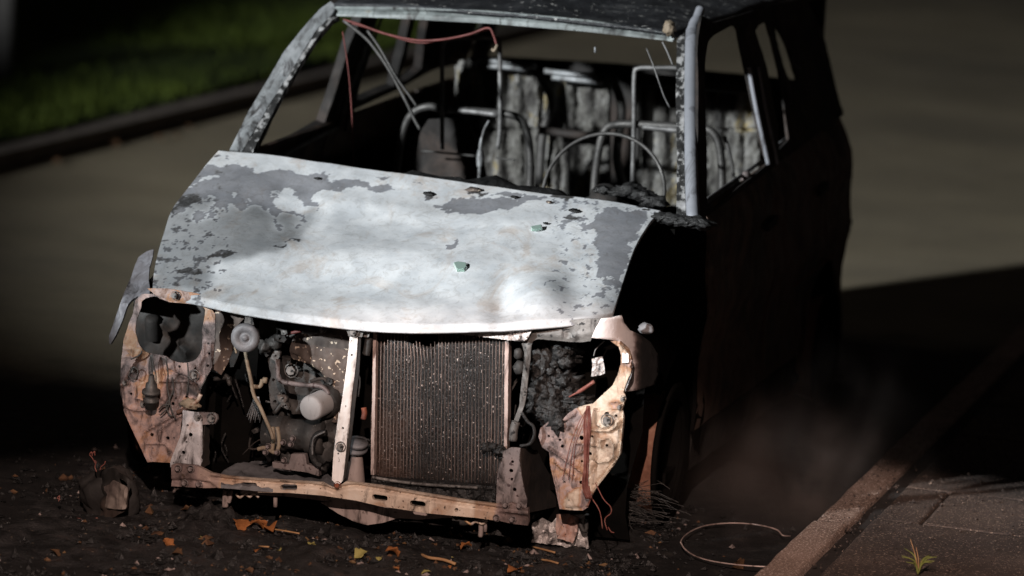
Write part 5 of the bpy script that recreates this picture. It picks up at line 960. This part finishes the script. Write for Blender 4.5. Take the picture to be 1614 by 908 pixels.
leaf(379, 832, .062, 'leaf', 'bright orange curled leaf standing under the lower crossmember, leftmost of three', seed=1, stand=.9)
leaf(405, 834, .060, 'leaf', 'folded brown and orange leaf in the middle of the three bright ones', seed=7, stand=.6)
leaf(425, 837, .05, 'leaf', 'small orange leaf at the right of the three bright ones, beside a thin stick', seed=3, stand=.9)
leaf(263, 861, .045, 'leaf', 'reddish orange leaf low at the left, upper one of a pair', seed=4, stand=.6)
leaf(280, 876, .042, 'leafdull', 'pale orange leaf low at the left, lower one of a pair', seed=11, stand=.6)
leaf(297, 811, .055, 'leafdull', 'dull red leaf in the ashes under the left end of the crossmember', seed=6, stand=.2)
leaf(617, 876, .05, 'leaf', 'yellow-brown leaf in front of the radiator on the black debris', seed=8, stand=.6)
leaf(569, 877, .045, 'leafgreen', 'yellow-green leaf in front of the bonnet stay on the debris', seed=9, stand=.6)
leaf(491, 863, .03, 'leafgreen', 'single pale cream leaf fragment on the debris below the stay', seed=13, stand=.2)
leaf(735, 865, .04, 'leaf', 'crumpled orange leaf in front of the right part of the crossmember', seed=12, stand=.7)
leaf(811, 904, .05, 'leaf', 'orange leaf at the bottom edge below the fallen bracket', seed=14, stand=.5)
leaf(1168, 894, .05, 'leafdull', 'brown leaf beside the wire hoop at the bottom', seed=15, stand=.5)
leaf(85, 875, .04, 'leafdull', 'reddish leaf at the lower left edge of the road', seed=16, stand=.4)
rl_ = random.Random(12)
for k in range(34):
    x = rl_.uniform(300, 900); y = rl_.uniform(848, 906); leaf(x, y, rl_.uniform(.012, .028), rl_.choice(['leaf', 'leafdull', 'leafdull', 'leafdull', 'leafgreen']), 'tiny dry leaf scrap scattered in the black debris in front of the car', 'dry leaf scraps in the debris', 20 + k, .8)
for k in range(7):
    x, y = [(262, 200), (275, 215), (250, 222), (110, 232), (180, 228), (90, 258), (300, 205)][k]; leaf(x, y, .055, 'leafdull', 'blurred fallen leaf in the far gutter', 'leaves in the far gutter', 90 + k, .4)
# straws and twigs
M['straw'] = mat('dry_straw', [(.3, (.20, .09, .04)), (.7, (.42, .26, .12))], 20, (.6, .9), 0, .2, 60)
for pts, r_, lab in (([(664, 874), (676, 879), (698, 882), (718, 889)], .0045, 'orange-brown curved twig in front of the radiator'), ([(430, 834), (450, 837), (472, 841)], .0025, 'straight pale stick right of the three bright leaves'), ([(853, 882), (866, 884), (880, 888)], .003, 'thin orange twig below the fallen bracket'), ([(840, 862), (860, 867), (875, 871)], .003, 'twig touching the lower left of the fallen bracket'), ([(408, 861), (424, 862)], .0025, 'short yellow straw lying below the three bright leaves')):
    P = [G(x, y, .012 + .006 * math.sin(k)) for k, (x, y) in enumerate(pts)]; mk('twig', *tubegeo(cat(P, 4) if len(P) > 2 else P, r_, 6), M['straw'], loc=tuple(G(*pts[0])), label=lab, cat='twig')
# burnt debris carpet
def carpet():
    n = 15000; V = []; F = []
    base = np.array([(1, 0, 0), (-1, 0, 0), (0, 1, 0), (0, -1, 0), (0, 0, 1), (0, 0, -1)], float); fa = np.array([(0, 2, 4), (2, 1, 4), (1, 3, 4), (3, 0, 4), (2, 0, 5), (1, 2, 5), (3, 1, 5), (0, 3, 5)])
    X = rng.uniform(-1.25, 1.12, n * 3); Y = rng.uniform(-.95, 1.1, n * 3)
    dens = np.array([.5 + .9 * noise.fractal(Vector((a * 2.4, b * 2.4, 4)), 1, 2, 4) for a, b in zip(X, Y)]) - .8 * np.clip(-Y - .15, 0, 1) - 1.6 * np.clip(X - .72, 0, 1) - 1.8 * np.clip(-X - .62, 0, 1)
    keep = (rng.uniform(0, 1, len(X)) < np.clip(dens, .04, 1)) & ((X < .80) | (rng.uniform(0, 1, len(X)) < .12)); X, Y = X[keep][:n], Y[keep][:n]; n = len(X)
    S = rng.gamma(2.0, .0022, n) + .0018; S = np.minimum(S, .022); sc3 = rng.uniform(.5, 1.6, (n, 3)) * S[:, None]; sc3[:, 2] *= .7
    P = base[None] * sc3[:, None] * rng.uniform(.6, 1.3, (n, 6, 1)); a = rng.uniform(0, 6.28, n); ca, sa = np.cos(a)[:, None], np.sin(a)[:, None]
    x, y = P[..., 0] * ca - P[..., 1] * sa, P[..., 0] * sa + P[..., 1] * ca; P = np.stack([x + X[:, None], y + Y[:, None], P[..., 2] + (S * .4)[:, None]], -1)
    mix_ = rng.uniform(0, 1, n)
    for nm, lo, hi, m, lab in (('ash_debris', 0, .90, 'crust', 'carpet of black burnt crumbs and ash spread under and before the car'), ('brown_crumbs', .90, .975, 'leafdull', 'small brown crumbs mixed into the black ash before the car'), ('pale_crumbs', .975, 1.01, 'pan', 'sparse pale grit and glass crumbs lying in the ash before the car')):
        k = (mix_ >= lo) & (mix_ < hi); Q = P[k]; idx = np.arange(len(Q))[:, None, None] * 6 + fa[None]
        mk(nm, Q.reshape(-1, 3), idx.reshape(-1, 3), M[m], kind='stuff', label=lab, cat='debris', smooth=False)
carpet()
def crustbed():
    nx, ny = 240, 190; X = np.linspace(-1.15, .86, nx); Y = np.linspace(-.85, .95, ny); V = []
    for y in Y:
        for x in X:
            e = min((x + 1.15) / .3, (.86 - x) / .25, (y + .85) / .45, (.95 - y) / .2, 1)
            h = noise.fractal(Vector((x * 7, y * 7, 2)), .9, 2, 7) * .014 + .010 * noise.ridged_multi_fractal(Vector((x * 5, y * 5, 7)), 1, 2, 4, 1, 2) - .006
            h += .035 * math.exp(-(((x + .40) / .10) ** 2 + ((y - .12) / .10) ** 2)) * (1 + noise.fractal(Vector((x * 30, y * 30, 2)), .8, 2, 4)) + .03 * math.exp(-(((x - .78) / .12) ** 2 + ((y - .55) / .2) ** 2))
            V.append((x, y, max(-.01, h * max(0, e) - .012 * (1 - max(0, e)))))
    F = (np.arange(ny - 1)[:, None] * nx + np.arange(nx - 1)[None]).reshape(-1, 1) + np.array([[0, 1, nx + 1, nx]])
    mk('melted_crust', V, F, M['ashbed'], kind='stuff', label='lumpy black melted residue covering the road under the front of the car', cat='debris')
M['ashbed'] = mat('melted_residue', [(.3, (.004, .004, .004)), (.48, (.012, .0115, .0115)), (.58, (.026, .024, .024)), (.66, (.035, .022, .016)), (.8, (.01, .009, .008))], 9, (.35, .85), 0, 1, 90, speck=((.14, .11, .08), .70, 70), bdist=.008)
crustbed()
# weed growing in the paving joint
gp = G(1447, 905, .10)
wd_ = empty('weed', tuple(gp), 'small green weed with two tall dry stalks in the pavement by the kerb', 'weed')
M['weed'] = mat('weed_green', [(.3, (.10, .11, .02)), (.7, (.25, .26, .06))], 20, (.6, .9), 0, 0, 10)
for k in range(16):
    a = random.uniform(0, 6.28); L_ = random.uniform(.03, .07); d = np.array([math.cos(a), math.sin(a), 0]); P = [gp, gp + d * L_ * .3 + np.array([0, 0, L_ * .7]), gp + d * L_ + np.array([0, 0, L_ * .9])]
    V, F = tubegeo(cat(P, 4), [.003 * (1 - i / 9) + .0004 for i in range(9)], 4); mk('blade', V, F, M['weed'], wd_)
for x2, y2 in ((1435, 850), (1444, 862), (1452, 884)):
    q = on(x2, y2, 'Y', float(gp[1])); P = [gp, (gp + q) / 2 + np.array([.004, 0, 0]), q]; V, F = tubegeo(cat(P, 4), [.0026 - .0002 * i for i in range(9)], 5); mk('stalk', V, F, M['straw'], wd_)
gn = 2600; gX = 1.21 + rng.gamma(1.1, .35, gn); gY = rng.uniform(-.6, 3.2, gn); gX = np.minimum(gX, 3.2); gs = rng.gamma(2, .0007, gn) + .0006
bs6 = np.array([(1, 0, 0), (-1, 0, 0), (0, 1, 0), (0, -1, 0), (0, 0, 1), (0, 0, -1)], float); f8 = np.array([(0, 2, 4), (2, 1, 4), (1, 3, 4), (3, 0, 4), (2, 0, 5), (1, 2, 5), (3, 1, 5), (0, 3, 5)])
Pg = bs6[None] * gs[:, None, None] * rng.uniform(.6, 1.5, (gn, 6, 1)) + np.c_[gX, gY, .098 + gs * .3][:, None]
mk('grit', Pg.reshape(-1, 3), (np.arange(gn)[:, None, None] * 6 + f8[None]).reshape(-1, 3), M['slab'], kind='stuff', label='fine grit and soil crumbs strewn over the kerb and paving', cat='grit', smooth=False)
# rising smoke: thin uneven volume beside the kerb and wheel
def smoke():
    V, F = boxgeo((.62, .20, .002), (1.50, 2.7, .62)); m = bpy.data.materials.new('thin_smoke'); m.use_nodes = True; N = m.node_tree.nodes; L = m.node_tree.links; N.remove(N['Principled BSDF'])
    pv = N.new('ShaderNodeVolumePrincipled'); pv.inputs['Color'].default_value = (.80, .66, .60, 1); pv.inputs['Anisotropy'].default_value = .2
    tc = N.new('ShaderNodeTexCoord'); mp = N.new('ShaderNodeMapping'); mp.inputs['Scale'].default_value = (2.2, 1.4, 1.1); L.new(tc.outputs['Object'], mp.inputs[0])
    n = N.new('ShaderNodeTexNoise'); n.inputs['Scale'].default_value = 1.6; n.inputs['Detail'].default_value = 4; n.inputs['Distortion'].default_value = 1.2; L.new(mp.outputs[0], n.inputs[0])
    r = N.new('ShaderNodeMapRange'); r.inputs[1].default_value = .44; r.inputs[2].default_value = .70; r.inputs[3].default_value = 0; r.inputs[4].default_value = 1.0; L.new(n.outputs[0], r.inputs[0])
    gx_ = N.new('ShaderNodeTexGradient'); gx_.gradient_type = 'SPHERICAL'; m2 = N.new('ShaderNodeMapping'); m2.inputs['Scale'].default_value = (2.35, .98, 2.1); L.new(tc.outputs['Object'], m2.inputs[0]); L.new(m2.outputs[0], gx_.inputs[0])
    mu = N.new('ShaderNodeMath'); mu.operation = 'MULTIPLY'; L.new(r.outputs[0], mu.inputs[0]); L.new(gx_.outputs[0], mu.inputs[1]); m3 = N.new('ShaderNodeMath'); m3.operation = 'MULTIPLY'; L.new(mu.outputs[0], m3.inputs[0]); m3.inputs[1].default_value = 1.3
    L.new(m3.outputs[0], pv.inputs['Density']); L.new(pv.outputs[0], N['Material Output'].inputs['Volume'])
    mk('smoke', V, F, m, loc=(1.06, 1.25, .10), kind='stuff', label='thin smoke drifting up between the front wheel and the kerb', cat='smoke', smooth=False)
smoke()
